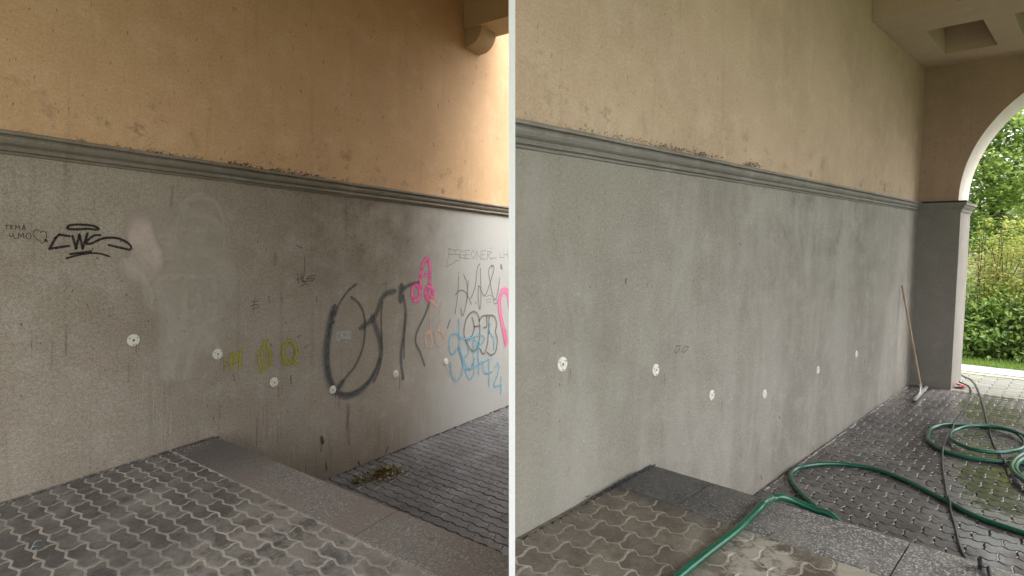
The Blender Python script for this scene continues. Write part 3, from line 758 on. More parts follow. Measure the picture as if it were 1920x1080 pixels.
Q=lambda k=1.3:Marks(A,3.724,740,450,k)
m=Q(1.9); m.line([(182,330),(180,240),(198,165),(224,132),(246,180),(243,310)],24); m.line([(182,255),(210,238),(236,250)],12); m.ell(147,370,27,55,25); m.ell(240,370,27,48,25); m.line([(236,350),(246,385)],20,False)
m.put('graffiti_tag',P_pink,'hot pink looped tag')
m=Q(1.9); m.line([(802,460),(790,375),(764,348),(742,380),(730,440),(745,560),(772,690)],32); m.line([(770,650),(776,715)],34,False)
m.put('graffiti_tag',P_pinkl,'pale pink spray curve cut off at the white board')
m=Q(1.9); m.line([(250,430),(244,640)],9,False); m.ell(235,690,25,58,13); m.line([(222,650),(240,640),(250,665)],26); m.line([(325,560),(298,622),(345,655),(350,700),(325,730),(292,720),(282,640)],13); m.line([(262,430),(280,445)],34,False); m.line([(318,440),(316,500)],12,False); m.line([(330,640),(345,670)],26,False)
m.put('graffiti_tag',P_peach,'peach coloured faint ovals')
m=Q(1.0); x=372
for ch in([[(0,0),(40,12)],[(10,0),(0,60),(-15,128),(50,95)],[(5,40),(38,40)]],[[(42,8),(8,10),(8,38),(42,40),(38,85),(5,85)]],[[(38,20),(10,15),(5,60),(40,70),(40,45),(22,45)]],[[(38,12),(8,12),(8,70),(40,70)],[(8,42),(30,42)]],[[(22,12),(5,40),(22,72),(40,42),(22,12)]],[[(8,75),(8,15),(36,72),(38,12)]],[[(36,15),(8,15),(8,72),(36,72)],[(8,42),(28,42)]],[[(8,75),(10,18),(36,25),(10,45),(38,78)]]):
    for p in ch: m.line([(x+a,60+b_) for a,b_ in p],6,False)
    x+=38
for p in([(670,128),(710,125)],[(735,80),(735,122),(758,122)],[(760,75),(762,130)],[(785,72),(788,135)],[(762,102),(785,100)]): m.line(p,6,False)
for p in([(630,400),(660,385),(680,395)],[(635,420),(665,410),(675,420)],[(640,440),(665,430),(672,438)],[(690,410),(715,420),(700,455)]): m.line(p,5)
m.put('graffiti_tag',P_faint,'faint pencil row of outlined letters high on the wall')
m=Q(); W=10
for p in([(445,250),(437,400),(418,515)],[(424,380),(455,352),(495,368),(532,445)],[(480,242),(505,320),(500,430),(472,530),(460,478)],[(512,285),(502,430)],[(530,408),(560,325),(575,200),(592,168)],
 [(596,200),(601,400),(594,482),(584,440),(584,318),(625,390),(660,310),(692,200),(672,180),(655,235),(692,410),(717,370),(732,265)]): m.line(p,W)
m.line([(742,178),(747,195)],20,False); m.line([(385,560),(368,610)],16); m.line([(690,415),(692,440),(712,440)],7)
m.put('graffiti_tag',P_greyt,'tall scribbled grey handwriting')
m=Q(); W=17
for p in([(592,560),(572,512),(540,502),(500,550),(482,640),(500,720),(545,775),(580,742),(592,650),(590,560)],[(540,545),(555,620),(520,700)],[(555,604),(585,600)],
 [(592,560),(612,532),(650,526),(692,532),(711,590),(702,640),(716,700),(702,780),(672,802),(645,785)],[(640,535),(642,600),(622,612)],[(658,540),(652,640),(646,720),(622,795),(592,760)]): m.line(p,W)
m.put('graffiti_tag',P_grey,'dark grey bubble letters GM')
m=Q(2.0); W=12
for p in([(445,560),(450,700),(462,800)],[(440,662),(405,652),(380,700),(385,780),(410,792),(442,745)],[(440,745),(470,830),(465,930),(435,980),(402,950),(388,860)],[(450,760),(488,900),(520,970),(550,930),(552,830)],[(552,830),(520,905),(470,820)],
 [(498,905),(560,880),(672,820)],[(442,670),(500,690),(600,662),(625,700),(570,740)],[(580,730),(586,930)],[(662,590),(664,650),(692,685),(690,760)],[(655,850),(655,1015)],[(610,850),(628,930),(680,918)],
 [(700,885),(720,860),(726,910),(690,1020),(748,1000)],[(740,960),(743,1070)],[(505,700),(510,790),(470,830)],[(545,700),(552,830)],[(560,690),(600,760)]): m.line(p,W)
m.put('graffiti_tag',P_blue,'light blue sprayed lettering over two lines')
m=Marks(A,3.6,400,440,2.1); W=17
m.line([(80,866),(86,872)],18,False); m.line([(122,905),(118,810)],W,False); m.line([(118,815),(160,800),(170,835),(130,862)],W); m.line([(182,782),(176,892)],W,False)
m.line([(352,715),(302,815),(322,922),(378,868),(382,800),(352,715)],W,False); m.line([(346,770),(340,862)],W*.7,False)
m.ell(512,788,44,72,22); m.line([(525,850),(562,882)],W,False); m.line([(470,855),(500,870)],W,False)
m.put('graffiti_tag',P_yel,'mustard yellow sprayed letters P, diamond and ring')
m=Marks(A,3.6,400,440)
for p in([(565,262),(572,326)],[(558,302),(598,290)],[(590,262),(597,320)],[(614,152),(612,250),(600,302),(618,322)],[(686,275),(650,280),(625,300),(682,290),(660,310),(598,315)],[(590,350),(620,330),(640,342)],[(250,480),(290,470),(300,490),(260,500)],[(275,440),(268,520)],[(255,455),(300,450)],[(565,688),(592,675)],[(605,765),(635,748)],[(560,75),(600,90)],[(370,420),(378,460)],[(460,425),(458,455)],[(692,420),(692,455)]): m.line(p,6)
m.line([(812,585),(808,595)],14,False); m.line([(518,952),(522,1002)],10,False); m.line([(132,945),(140,985)],7,False)
m.put('graffiti_tag',P_hks,'thin dark pen scrawl HKS and small scratches')
m=Marks(A,3.6,400,440)
for p in([(335,1010),(350,1035),(340,1055)],[(355,1020),(380,1060)],[(345,1060),(375,1050)]): m.line(p,5)
m.ell(148,690,15,20,5); m.ell(198,695,20,17,5)
m.put('chalk_scribble',P_run,'pale chalk scribbles')
m=Marks(A,1,0,0); rn=random.Random(9)
m.line([(515,480),(515,492)],11,False)
for k in range(30):
    x=rn.choice([rn.uniform(300,620),rn.uniform(480,700),rn.uniform(40,250)]); yb=min(942-.31*x,818+.40*(x-400)) if x<605 else 895-.40*(x-605)
    if 400<x<605: yb=818+.4*(x-400)
    h=rn.uniform(12,70); y=yb-h-rn.uniform(0,60); m.line([(x,y),(x+rn.uniform(-1,1),y+h)],rn.uniform(1.2,3.2),False)
m.line([(650,760),(653,830)],9,False); m.line([(655,760),(650,800)],6,False); m.line([(322,352),(320,384)],7,False)
m.put('water_stains',P_brown,'brown drips near the foot of the wall')
m=Marks(A,1,0,0); m.line([(602,822),(604,828)],8,False); m.line([(602,828),(600,846)],1.6,False); m.line([(726,838),(723,848)],3,False); m.line([(671,866),(674,874)],4,False); m.line([(610,868),(611,880)],3,False)
for k in range(60): 
    x=rn.uniform(20,950); y=rn.uniform(430,800)
    if y<(940-.3*x): m.line([(x,y),(x+rn.uniform(-1,1),y+rn.uniform(1,3))],rn.uniform(1,2.4),False)
m.put('dark_spots',P_dark,'dark blots and specks')
m=Marks(A,1,0,0)
for x,y,h in((292,758,60),(301,770,62),(308,775,50),(318,758,74),(312,742,30),(345,775,40),(357,768,28),(342,755,12),(286,720,90),(266,700,60)): m.line([(x,y),(x,y+h)],1.8,False)
m.put('pale_runs',P_run,'pale paint runs above the kerb')
# upper wall specks and mildew tufts on both walls
upA=[o for o in wA.children if o.name.startswith('upper')][0]; upB=[o for o in wB.children if o.name.startswith('upper')][0]; dB=[o for o in wB.children if o.name.startswith('dado')][0]
m=Marks(A,1,0,0)
for k in range(120):
    x=rn.uniform(10,950); y=rn.uniform(5,228+.155*x-4)
    if x>850 and y<100: continue
    m.line([(x,y),(x+rn.uniform(-.6,.6),y+rn.uniform(.6,6))],rn.uniform(.8,2.0),False)
for k in range(170):
    x=rn.choice([rn.gauss(452,16),rn.gauss(520,45),rn.gauss(590,30),rn.gauss(330,60)]); y=243+.1535*x-abs(rn.gauss(0,3.2)); m.line([(x,y),(x+rn.uniform(-3,3),y+rn.uniform(-2,1))],rn.uniform(1,3),False)
m.put('mildew_specks',P_speck,'dark specks and mildew on the ochre plaster',upA)
m=Marks(B,1,0,0)
for k in range(120):
    x=rn.uniform(975,1715); y=rn.uniform(5,222+.208*(x-966)-5)
    m.line([(x,y),(x+rn.uniform(-.6,.6),y+rn.uniform(.6,5))],rn.uniform(.8,2.0),False)
for k in range(200):
    x=rn.choice([rn.gauss(1258,16),rn.gauss(1310,12),rn.gauss(1408,8),rn.gauss(1240,80),rn.gauss(1150,60)]); y=221+.2085*(x-966)-abs(rn.gauss(0,4)); m.line([(x,y),(x+rn.uniform(-3,3),y+rn.uniform(-3,1))],rn.uniform(1,3),False)
m.put('mildew_specks',P_speck,'dark specks and mildew on the beige plaster',upB)
m=Marks(B,1,0,0); m.line([(1166,524),(1166,530)],4,False)
for q in([(1258,658),(1262,647),(1268,648),(1266,656),(1260,661),(1258,658)],[(1272,658),(1278,648),(1284,650),(1280,656),(1274,660),(1272,658)]): m.line(q,1.4,False)
m.line([(1519,836),(1522,846)],2.4); m.line([(1420,890),(1423,897)],2.,False); m.line([(1455,780),(1456,783)],3,False); m.line([(1380,456),(1383,460)],2,False)
for k in range(45):
    x=rn.uniform(975,1700); y=rn.uniform(400,860)
    if y<1000-.69*(x-966)+60: m.line([(x,y),(x+rn.uniform(-.5,.5),y+rn.uniform(.6,4))],rn.uniform(.8,1.8),False)
m.put('chips',P_dark,'two small flaked chips and scattered pits',dB)
m=Marks(B,1,0,0)
for k in range(60):
    x=rn.uniform(975,1500); y=rn.uniform(290,900)
    if y<1000-.55*(x-966): m.line([(x,y),(x+1,y+1)],rn.uniform(.8,1.8),False)
m.put('paint_specks',P_white,'tiny pale specks',dB)
m=Marks(B,1,0,0)
for k in range(240):
    x=rn.uniform(966,1222); 
    if rn.random()<.5: x=rn.gauss(1150,32)
    if x<968 or x>1219: continue
    y=1010-.551*(x-966)+rn.uniform(-2.5,1.5)-(abs(rn.gauss(0,3)) if 1090<x<1190 else 0); m.line([(x,y),(x+rn.uniform(2,7),y-rn.uniform(1,4))],rn.uniform(1,2.6),False)
m.put('foot_crack',P_dark,'black mildew and crack along the foot of the wall',dB)
m=Marks(B,1,0,0)
for k in range(150):
    x=rn.uniform(1425,1700); y=914-.71*(x-1430)-rn.uniform(.5,2.5); m.line([(x,y),(x+rn.uniform(2,9),y-rn.uniform(1.4,6))],rn.uniform(.8,1.8),False)
m.put('lime_line',P_run,'pale lime line along the foot of the wall',dB)
m=Marks(A,1,0,0)
for k in range(260):
    x=rn.uniform(2,398); y=942-.31*x+rn.uniform(-1.5,1.5); m.line([(x,y),(x+rn.uniform(3,9),y-rn.uniform(.6,3))],rn.uniform(1,2.4),False)
for k in range(160):
    x=rn.uniform(612,950); y=896-.40*(x-610)-rn.uniform(0,2); m.line([(x,y),(x+rn.uniform(2,7),y-rn.uniform(.8,3))],rn.uniform(.8,2.),False)
m.put('foot_crack',P_speck,'dark dirty crack along the foot of the wall')
# mildew streaks on the end wall
M_spk=P_brown
g=Geo()
for k in range(60):
    v=rn.uniform(.02,.95); z=rn.uniform(2.2,3.9) if k%2 else rn.gauss(2.95,.12)
    if math.hypot(v-(VL-.035+AR),z-SPR)<AR+.03: continue
    a=rn.uniform(0,3.1); l=rn.uniform(.006,.035) if k%2==0 else rn.uniform(.004,.012); hw=.0035; d=(math.cos(a)*l,math.sin(a)*l); nn=(-math.sin(a)*hw,math.cos(a)*hw)
    q=[(v-d[0]-nn[0],z-d[1]-nn[1]),(v+d[0]-nn[0],z+d[1]-nn[1]),(v+d[0]+nn[0],z+d[1]+nn[1]),(v-d[0]+nn[0],z-d[1]+nn[1])]
    g.face([EP(x,y,-.002-k*1e-5) for x,y in q],[(0,0),(0,1),(1,1),(1,0)])
part('mildew_specks',g,P_speck,ew)

for bay,ps,par in((A,DA,dadoA),(B,DB,dB)):
    m=Marks(bay,1,0,0)
    for x,y in ps:
        for k in range(3):
            dx=rn.uniform(-5,5); m.line([(x+dx,y+6),(x+dx+rn.uniform(-.5,.5),y+rn.uniform(16,34))],rn.uniform(1.5,3.5),False)
    m.put('rust_runs',P_brown,'faint dirt runs under the anchor plates',par)
# ------------------------------------------------------------------ squeegee
M_wood=NT('ash_handle'); _t=M_wood; tc=_t.n('ShaderNodeTexCoord').outputs['Object']; nn=_t.noise(_t.mapv(tc,(30,30,3)),1,5); M_wood=_t.done(_t.mix(_t.ramp(nn,.35,.65),(.30,.215,.135),(.44,.34,.23)),.55)
M_galv=plain('galvanised_steel',(.62,.63,.62),.38,.75,var=.1,scale=30)
M_rub=plain('black_rubber',(.015,.015,.015),.6)
zl=-B.step
fu,fv=B.floor(1727.5,739,zl+.03); e0=B.floor(1715.5,752,zl+.03); e1=B.floor(1737.8,726.5,zl+.03)
wu,wz,_=B.wall(1691,535,.02); foot=B.P(fu,fv,zl+.075); top=B.P(wu,.022,wz)
sq=empty('floor_squeegee',B.P(fu,fv,zl)); tag(sq,'long wooden-handled floor squeegee leaning on the wall beside the pier','squeegee')
g=Geo(); sock=foot.lerp(top,.07); g.tube([foot.lerp(top,.04),foot.lerp(top,.3),foot.lerp(top,.7),top],.0125,12); part('handle',g,M_wood,sq,smooth=False)
g=Geo(); g.tube([B.P(fu,fv,zl+.045),foot,sock],.0,10,[.009,.013,.016]); br=B.P(fu,fv,zl+.045)
a0=B.P(*e0,zl+.05); a1=B.P(*e1,zl+.05)
for k in(.38,.62): g.tube([a0.lerp(a1,k),foot.lerp(top,.05)],.005,6)
part('socket',g,M_galv,sq)
ax=(a1-a0).normalized(); sd_=ax.cross(Vector((0,0,1))).normalized()
def bar(p0,p1,half,zlo,zhi):
    G=Geo(); c=[]
    for z in(zlo,zhi):
        for p,s_ in((p0,-1),(p1,-1),(p1,1),(p0,1)): c.append(Vector((p.x,p.y,0))+sd_*s_*half+Vector((0,0,z)))
    G.hexa(c); return G
zf=B.P(fu,fv,zl).z
gg=bar(a0,a1,.014,zf+.026,zf+.052); part('blade_holder',gg,M_galv,sq)
part('rubber_blade',bar(a0-ax*.004,a1+ax*.004,.006,zf+.003,zf+.026),M_rub,sq)

# ------------------------------------------------------------------ hose and cables
def hosem():
    t=NT('green_hose'); x,y,_=t.sep(t.uv()); tc=t.n('ShaderNodeTexCoord').outputs['Object']
    n=t.noise(tc,9,4); s_=t.ramp(t.math('ABSOLUTE',t.math('SUBTRACT',x,.5)),.44,.47)
    c=t.mix(t.ramp(n,.3,.7),(.003,.078,.044),(.004,.108,.060)); c=t.mix(t.math('MULTIPLY',s_,.5),c,(.01,.05,.035)); d_=t.ramp(t.noise(tc,14,5,.7),.56,.70); c=t.mix(t.math('MULTIPLY',d_,.35),c,(.10,.11,.085))
    return t.done(c,.22,t.bump(t.noise(tc,60,3),.0008),spec=.6)
M_hose=hosem(); HR=.0205
zf_=zl+HR*1.05
def flo(pts,h=0.): return [(*B.floor(x,y,zf_),zf_+h) for x,y in pts]
hp=[]
for p in((1225,1120),(1270,1083),(1330,1034),(1380,994),(1415,962)): hp.append(B.onplat(*p,HR*1.05))
# over the kerb edge, hanging free, then down to the lower floor behind the kerb
ku,kv,kz=B.onplat(1436,944,HR*1.2)
hp.append((ku-.03,kv,kz+.004))
def at_u(x,y,u): # point of a pixel's ray at given u
    d=B.ray(x,y); t=(u-B.cu)/d.x; return (u,B.cv+t*d.y,EYE+t*d.z)
hp.append(at_u(1449,936.5,2.05)); hp.append(at_u(1463,933,2.10)); hp.append(at_u(1487,939,2.16)); hp.append(at_u(1530,956,2.20)); hp.append(at_u(1570,975,2.20))
u_,v_,z_=hp[-1]; hp.append((2.18,v_+.22,max(zf_,z_-.22)))
hp+=[(2.16,v_+.45,zf_+.04),(2.22,v_+.62,zf_),(2.36,v_+.68,zf_),(2.50,v_+.55,zf_)]
lp=flo([(1640,1046),(1590,1008),(1537,958),(1503,926),(1485,902),(1484,887),(1500,876),(1535,870),(1580,870),(1640,880),(1700,902),(1760,932),(1830,968),(1920,999),(1990,1022)])
hp+=lp
lu,lv,_z=lp[-1]
hp+=[(lu+.2,lv+.3,zf_),(lu+.8,lv+.35,zf_)]
c2=flo([(2010,900),(1960,880),(1920,868.5),(1860,864),(1810,857),(1770,846),(1748,833),(1739,820),(1744,806),(1765,798),(1800,796),(1850,800),(1895,812),(1916,826),(1921,840),(1905,850),(1870,853),(1830,848),(1800,838),(1783,826),(1782,815),(1798,808),(1830,805),(1870,808),(1910,820)],.0)
hp+=c2[:12]+[(a,b,zf_+HR*1.3) for a,b,_ in c2[12:22]]+[(a,b,zf_+HR*2.2) for a,b,_ in c2[22:]]
c3=flo([(1945,838),(1950,852),(1925,856),(1905,866),(1897,880),(1903,895),(1925,912),(1960,930),(2020,930),(2030,890),(1985,858),(1940,860),(1912,870),(1905,884),(1915,900),(1950,925),(2000,945),(2080,940)])
hp+=[(a,b,zf_+HR*1.9) for a,b,_ in c3]
hp=cat(hp,7); hr_=random.Random(21)
wb=[(hr_.uniform(1.5,5),hr_.uniform(0,6),hr_.uniform(.0012,.003)) for _ in range(5)]
hp=[(u+sum(a*math.sin(f*(u+v)*2+p) for f,p,a in wb),v+sum(a*math.cos(f*(u-v)*2.3+p) for f,p,a in wb),z) for u,v,z in hp]
g=Geo(); g.tube([B.P(*p) for p in hp],HR*S,14)
ho=part('garden_hose',g,M_hose,loc=B.P(2.1,1,zl),smooth=True); tag(ho,'wet green garden hose looping over the kerb and coiled on the lower paving','hose')
M_cab=plain('black_cable',(.035,.033,.038),.42,var=.2,scale=20)
def cable(pts,r,label,h=.0):
    g=Geo(); g.tube([B.P(*p) for p in cat(pts,6)],r*S,8); o=part('power_cable',g,M_cab,loc=B.P(*pts[0]),smooth=True); return tag(o,label,'cable','black cables lying on the lower paving')
zc_=zl+.009
fc=lambda q,h=0:[(*B.floor(x,y,zc_+h),zc_+h) for x,y in q]
c1=fc([(1798,715),(1806,719),(1815,723),(1821,732),(1819,746),(1811,762),(1799,782),(1788,800),(1777,820),(1769,838)])+fc([(1767,856),(1768,880),(1772,905)])+fc([(1776,930),(1780,948)],.0)+fc([(1784,963),(1790,984),(1796,1010),(1801,1027),(1808,1042)])
# cross over the hose
for i,p in enumerate(c1):
    if i in(9,10): c1[i]=(p[0],p[1],p[2]+.0)
c1+=fc([(1818,1056),(1840,1075)])
xx=at_u(1838,1056,2.04); c1+=[(2.12,xx[1],zl+.3),xx,(2.0,xx[1]+.012,B.plat(2,xx[1])+.03)]
c1+=[B.onplat(1852,1062,.016),B.onplat(1857,1085,.012),B.onplat(1862,1130,.012)]
# lift above the hose where they cross
hw=[(p[0],p[1]) for p in hp]
def lift(c,r):
    o=[]
    for(u,v,z)in cat(c,5):
        d=min(math.hypot(u-a,v-b) for a,b in hw) if z<zl+.1 else 1
        if d<.07: z=max(z,zl+HR*2.1+r+ (.0) ) if d<.035 else max(z,zl+r+(HR*2.1)*(1-(d-.035)/.035))
        o.append((u,v,z))
    return o
c1=lift(c1,.009)
g=Geo(); g.tube([B.P(*p) for p in c1],.0095*S,8); o=part('power_cable',g,M_cab,loc=B.P(*c1[0]),smooth=True); tag(o,'black cable running from the pier foot across the hose to the kerb','cable','black cables lying on the lower paving')
c2_=lift(fc([(1800,702),(1810,707),(1821,712),(1831,725),(1839,746),(1846,770),(1850,790),(1855,808),(1862,830),(1872,850),(1885,872),(1897,890),(1912,907),(1930,922),(1980,950)]),.009)
g=Geo(); g.tube([B.P(*p) for p in c2_],.0095*S,8); o=part('power_cable',g,M_cab,loc=B.P(*c2_[0]),smooth=True); tag(o,'black cable running from behind the pier through the hose coil','cable','black cables lying on the lower paving')
# red rag by the pier
g=Geo(); ru,rv=B.floor(1801,727,zl); rn2=random.Random(3); n=9; pts={}
for i in range(n+1):
    for j in range(n+1):
        a=(i/n-.5)*.17; b=(j/n-.5)*.13; h=.010+.05*max(0,1-((a+.05)**2+(b+.03)**2)/.012)+rn2.uniform(0,.012)
        pts[i,j]=B.P(ru+a+.02*math.sin(j*2),rv+b*(1-.4*i/n)+.02*math.sin(i*1.7),zl+h)
for i in range(n):
    for j in range(n): g.face([pts[i,j],pts[i+1,j],pts[i+1,j+1],pts[i,j+1]])
o=part('rag',g,plain('red_cloth',(.42,.05,.07),.85,var=.25,scale=20),loc=B.P(ru,rv,zl),smooth=True); tag(o,'crumpled red cloth at the foot of the pier','cloth')
# single yellow leaf
def leafblade(G,p,d,wd,up_,mi=0):
    s_=d.cross(up_).normalized()*wd; G.face([p,p+d*.5+s_,p+d,p+d*.5-s_],[(0,0),(.5,1),(1,0),(.5,-1)],mi)
yl=B.floor(1832,969,zl+.006); g=Geo(); p=B.P(*yl,zl+.008); leafblade(g,p,B.U*.02+B.V*.055,.014,Vector((0,0,1)))
o=part('fallen_leaf',g,plain('leaf_yellow',(.55,.36,.10),.6),loc=p); tag(o,'small yellow fallen leaf beside the hose','leaf')

# ------------------------------------------------------------------ leaf litter in the first passage
mL=NT('litter'); il=mL.island(); cr=mL.n('ShaderNodeValToRGB'); mL.put(cr.inputs[0],il)
cr.color_ramp.interpolation='CONSTANT'; cols=[(.10,.10,.03),(.22,.17,.06),(.16,.07,.025),(.30,.27,.12),(.42,.38,.20),(.06,.06,.02)]
cr.color_ramp.elements[0].color=(*cols[0],1); cr.color_ramp.elements[1].position=1/6; cr.color_ramp.elements[1].color=(*cols[1],1)
for i in range(2,6): e=cr.color_ramp.elements.new(i/6); e.color=(*cols[i],1)
M_lit=mL.done(cr.outputs[0],.75)
def pile(px,py,ru_,rv_,n,hh,name,label,seed,axis=None):
    rr=random.Random(seed); u0,v0=A.floor(px,py,-A.step); g=Geo()
    for k in range(n):
        a=rr.uniform(0,6.283); q=abs(rr.gauss(0,.5)); du,dv=ru_*q*math.cos(a),rv_*q*math.sin(a)
        if axis: du,dv=du+axis[0]*dv,dv
        h=hh*max(0,1-q)*rr.random(); p=A.P(u0+du,v0+dv,-A.step+.004+h); th=rr.uniform(0,6.283); ph=rr.gauss(0,.5)
        L=rr.uniform(.02,.055); d=Vector((math.cos(th)*math.cos(ph),math.sin(th)*math.cos(ph),math.sin(ph)))*L
        up_=Vector((rr.gauss(0,.6),rr.gauss(0,.6),1)).normalized(); wd=rr.uniform(.003,.011)
        s_=d.cross(up_).normalized()*wd; m_=p+d*.5+up_*rr.uniform(0,.008)
        g.face([p,m_+s_,p+d],[(0,0)]*3); g.face([p+d,m_-s_,p],[(0,0)]*3)
        b=len(g.v); g.v=g.v; 
    o=part(name,g,M_lit,loc=A.P(u0,v0,-A.step)); return tag(o,label,'leaf litter',kind='stuff')
pile(716,893,.17,.15,420,.075,'leaf_litter','larger heap of withered yellow-green leaves on the lower paving',1)
pile(738,884,.13,.16,220,.02,'leaf_litter','thin spread of brown scraps behind the larger leaf heap',5)
pile(675,904,.10,.11,110,.02,'leaf_litter','small scatter of brown leaf scraps near the kerb corner',2)
g=Geo(); rr=random.Random(8)
for k in range(150):
    x=rr.uniform(640,860); 
    u,_q,_z=A.wall(x,870-.4*(x-665)); p=A.P(u,abs(rr.gauss(.012,.02))+.004,-A.step+.004); a=rr.uniform(0,6.28); d=Vector((math.cos(a),math.sin(a),.2))*rr.uniform(.005,.02)
    leafblade(g,p,d,rr.uniform(.002,.005),Vector((0,0,1)))
tag(part('debris_line',g,M_lit,loc=A.P(3,0,-A.step)),'thin line of dry scraps along the foot of the wall','debris',kind='stuff')
g=Geo()
for k in range(170):
    x=rr.gauss(355,28); y=836-.25*(x-355)+abs(rr.gauss(0,10)); u,v,z=A.onplat(x,y,.0025)
    if v<.01 or u>1.99: continue
    p=A.P(u,v,z); a=rr.uniform(0,6.28); d=Vector((math.cos(a),math.sin(a),.1))*rr.uniform(.003,.009); leafblade(g,p,d,rr.uniform(.0015,.004),Vector((0,0,1)))
for x,y in((268,886),(269,896),(475,897),(355,920),(207,822+60)):
    u,v,z=A.onplat(x,y,.003); p=A.P(u,v,z)
    if v>.01: leafblade(g,p,A.U*.02,.006,Vector((0,0,1)))
tag(part('paint_flakes',g,plain('flake_white',(.66,.65,.62),.8),loc=A.P(1.8,.2,0)),'white paint flakes scattered in the corner of the raised paving','paint flakes',kind='stuff')
# blue chalk mark on a paver
g=Geo(); 
for pl in([(58,1030),(62,1025),(70,1024),(75,1028)],[(58,1030),(63,1033),(70,1029)],[(58,1030),(66,1016),(78,1013)]):
    q=[A.onplat(x,y,.0045) for x,y in cat(pl,4)]
    for a,b in zip(q,q[1:]):
        g.face([A.P(a[0],a[1]-.004,a[2]),A.P(b[0],b[1]-.004,b[2]),A.P(b[0],b[1]+.004,b[2]),A.P(a[0],a[1]+.004,a[2])])
tag(part('chalk_mark',g,plain('chalk_blue',(.45,.62,.66),.9),loc=A.P(.9,1.2,0)),'pale blue chalk squiggle on the raised paving near the wall','mark')

# ------------------------------------------------------------------ garden beyond the arch
def leafmat(name,c1,c2,c3,tr):
    t=NT(name); i=t.island(); tc=t.n('ShaderNodeTexCoord').outputs['Object']; n=t.noise(tc,1.2,3)
    c=t.mix(i,c1,c2); c=t.mix(t.ramp(n,.42,.65),c,c3); return t.done(c,.5,trans=tr,spec=.35)
M_bark=plain('bark',(.07,.055,.04),.9,var=.3,scale=12,bump=.01)
def plant(name,label,cat_,base,lobes,n,size,mat,trunk=None,seed=1,group=None,droop=0.,nst=10):
    rr=random.Random(seed); root=empty(name,base); tag(root,label,cat_,group)
    g=Geo()
    tips=[]
    for (c,r) in lobes: tips.append(base+Vector(c))
    tot=sum(r[0]*r[1]*r[2] for _,r in lobes)
    for c,r in lobes:
        k=int(n*r[0]*r[1]*r[2]/tot); cc=base+Vector(c)
        # clusters on the lobe's volume, biased to its surface, then leaves in each cluster
        cl=max(6,k//26)
        for q in range(cl):
            d=Vector((rr.gauss(0,1),rr.gauss(0,1),rr.gauss(0,1))).normalized(); f=rr.random()**.45*rr.uniform(.7,1.3)
            p0=cc+Vector((d.x*r[0],d.y*r[1],d.z*r[2]))*f; cr_=rr.uniform(.5,1.5)*min(r)*.27
            for e in range(26):
                p=p0+Vector((rr.gauss(0,cr_),rr.gauss(0,cr_),rr.gauss(0,cr_*.6)))
                if p.z<zc+.03: continue
                a=rr.uniform(0,6.283); tl=rr.gauss(-droop,.45); L=size*rr.uniform(.6,1.3)
                dd=Vector((math.cos(a)*math.cos(tl),math.sin(a)*math.cos(tl),math.sin(tl)))*L
                nn=Vector((rr.gauss(0,.5),rr.gauss(0,.5),1)).normalized(); s2=dd.cross(nn).normalized()*L*.27
                fold=nn*L*.06
                b=len(g.v); g.v+=[p,p+dd*.45+s2+fold,p+dd,p+dd*.45-s2+fold]; g.uv+=[(0,0)]*4; g.f+=[(b,b+1,b+2),(b,b+2,b+3)]; g.fm+=[0,0]
    part('foliage',g,mat,root)
    g=Geo()
    if trunk:
        h,r0=trunk; pts=[base+Vector((math.sin(k*.9)*.06*k,math.cos(k)*.04*k,h*k/5)) for k in range(6)]
        g.tube(pts,0,10,[r0*(1-.1*k) for k in range(6)])
        for tpt in tips: g.tube([pts[3+rr.randint(0,2)],(pts[4]+tpt)/2+Vector((0,0,.2)),tpt],0,7,[r0*.45,r0*.3,r0*.08])
        part('trunk',g,M_bark,root)
    else:
        for k in range(nst):
            tpt=rr.choice(tips)+Vector((rr.gauss(0,.25),rr.gauss(0,.25),rr.gauss(.1,.2))); q=base+Vector((rr.gauss(0,.15),rr.gauss(0,.15),-.02))
            g.tube([q,(q+tpt)/2+Vector((rr.gauss(0,.1),rr.gauss(0,.1),.1)),tpt],0,5,[.014,.010,.004])
        part('stems',g,M_bark,root)
    return root
Mg1=leafmat('leaf_broad_green',(.075,.155,.03),(.17,.27,.06),(.11,.16,.035),(.34,.46,.10))
Mg2=leafmat('leaf_golden_green',(.22,.28,.05),(.38,.42,.11),(.30,.24,.11),(.52,.56,.12))
Mg3=leafmat('leaf_maple',(.11,.20,.035),(.24,.33,.07),(.13,.24,.05),(.40,.52,.12))
Mg4=leafmat('leaf_linden',(.22,.28,.06),(.40,.42,.13),(.15,.22,.06),(.58,.62,.2))
def gp_(u,v): p=B.K(u,v,-B.step); return Vector((p.x,p.y,zc+.01))
plant('shrub','broad-leaved green shrub right beside the pier beyond the arch','shrub',gp_(13.2,.25),[((0,0,.55),(.55,.5,.5)),((.25,.1,1.0),(.45,.4,.4))],4200,.10,Mg1,seed=1,droop=.5,nst=14)
plant('shrub','green shrub with pale undergrowth right of the broad-leaved one','shrub',gp_(13.4,1.25),[((0,0,.5),(.6,.6,.5)),((.2,.3,.95),(.5,.5,.42))],4600,.085,Mg1,seed=2,droop=.4,nst=14)
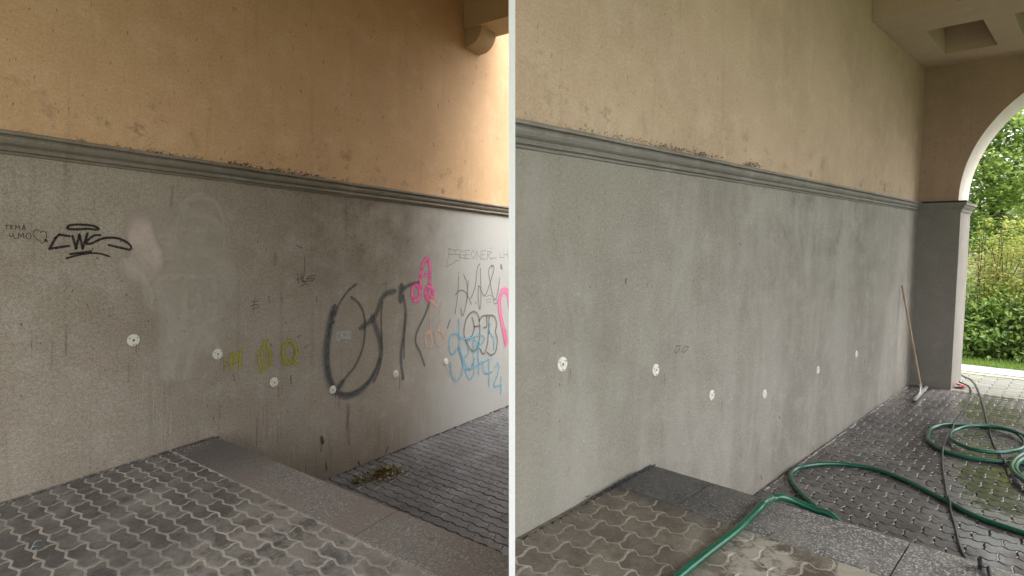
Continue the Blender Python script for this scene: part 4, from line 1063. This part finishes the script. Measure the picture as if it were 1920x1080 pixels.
plant('shrub','green shrub farther right in front of the golden bushes','shrub',gp_(13.4,2.5),[((0,0,.5),(.7,.6,.55)),((.2,.3,.95),(.55,.5,.42))],4600,.085,Mg1,seed=12,droop=.4,nst=14)
plant('shrub','golden-green bush rising behind the broad-leaved shrub','shrub',gp_(14.4,.5),[((0,0,1.3),(.75,.75,.8)),((.1,-.3,2.1),(.3,.3,.6)),((.3,.3,1.9),(.25,.25,.7)),((-.3,0,2.1),(.14,.14,.6))],9000,.06,Mg2,seed=3,nst=22)
plant('shrub','tall golden-green bush with upright shoots','shrub',gp_(14.5,1.7),[((0,0,1.3),(.85,.85,.85)),((.2,.2,2.2),(.28,.28,.6)),((-.2,-.1,2.1),(.25,.25,.5)),((.5,.4,2.4),(.22,.22,.55))],9500,.06,Mg2,seed=4,nst=22)
plant('shrub','golden-green bush at the right end of the hedge','shrub',gp_(14.6,3.2),[((0,0,1.3),(1.,.85,.85)),((.3,.2,2.1),(.4,.4,.6))],8500,.06,Mg2,seed=14,nst=22)
plant('maple_tree','bright green maple with low spreading branches left behind the bushes','tree',gp_(19,-.2),[((0,0,2.4),(1.4,1.4,.7)),((0,0,3.6),(1.5,1.5,.7)),((.9,-.3,4.9),(1.3,1.2,.7)),((-.9,.3,2.9),(1.2,1.2,.5)),((.6,.6,4.9),(1.3,1.2,.6))],17000,.12,Mg3,(4.2,.14),5,nst=8)
plant('linden_tree','yellow-green linden crown filling the arch','tree',gp_(22,2.6),[((0,0,3.4),(2.,2.,1.3)),((1.0,.6,4.2),(1.8,1.8,.9)),((-1.4,-.6,4.3),(1.6,1.6,.8)),((.3,0,4.6),(1.2,1.2,.6)),((-1.2,.5,2.6),(1.5,1.4,.8))],15000,.13,Mg4,(5,.20),6,nst=8)
plant('deciduous_tree','dark green tree behind the linden','tree',gp_(27,.6),[((0,0,3.2),(2.6,2.6,2.0)),((.6,.6,4.2),(2.3,2.3,1.)),],13000,.16,Mg1,(6,.22),7)
plant('deciduous_tree','dark green tree at the far right of the garden','tree',gp_(25,7.),[((0,0,2.6),(3.,3.,1.6)),((1.,0,3.9),(2.4,2.4,1.))],15000,.16,Mg3,(5,.22),8)
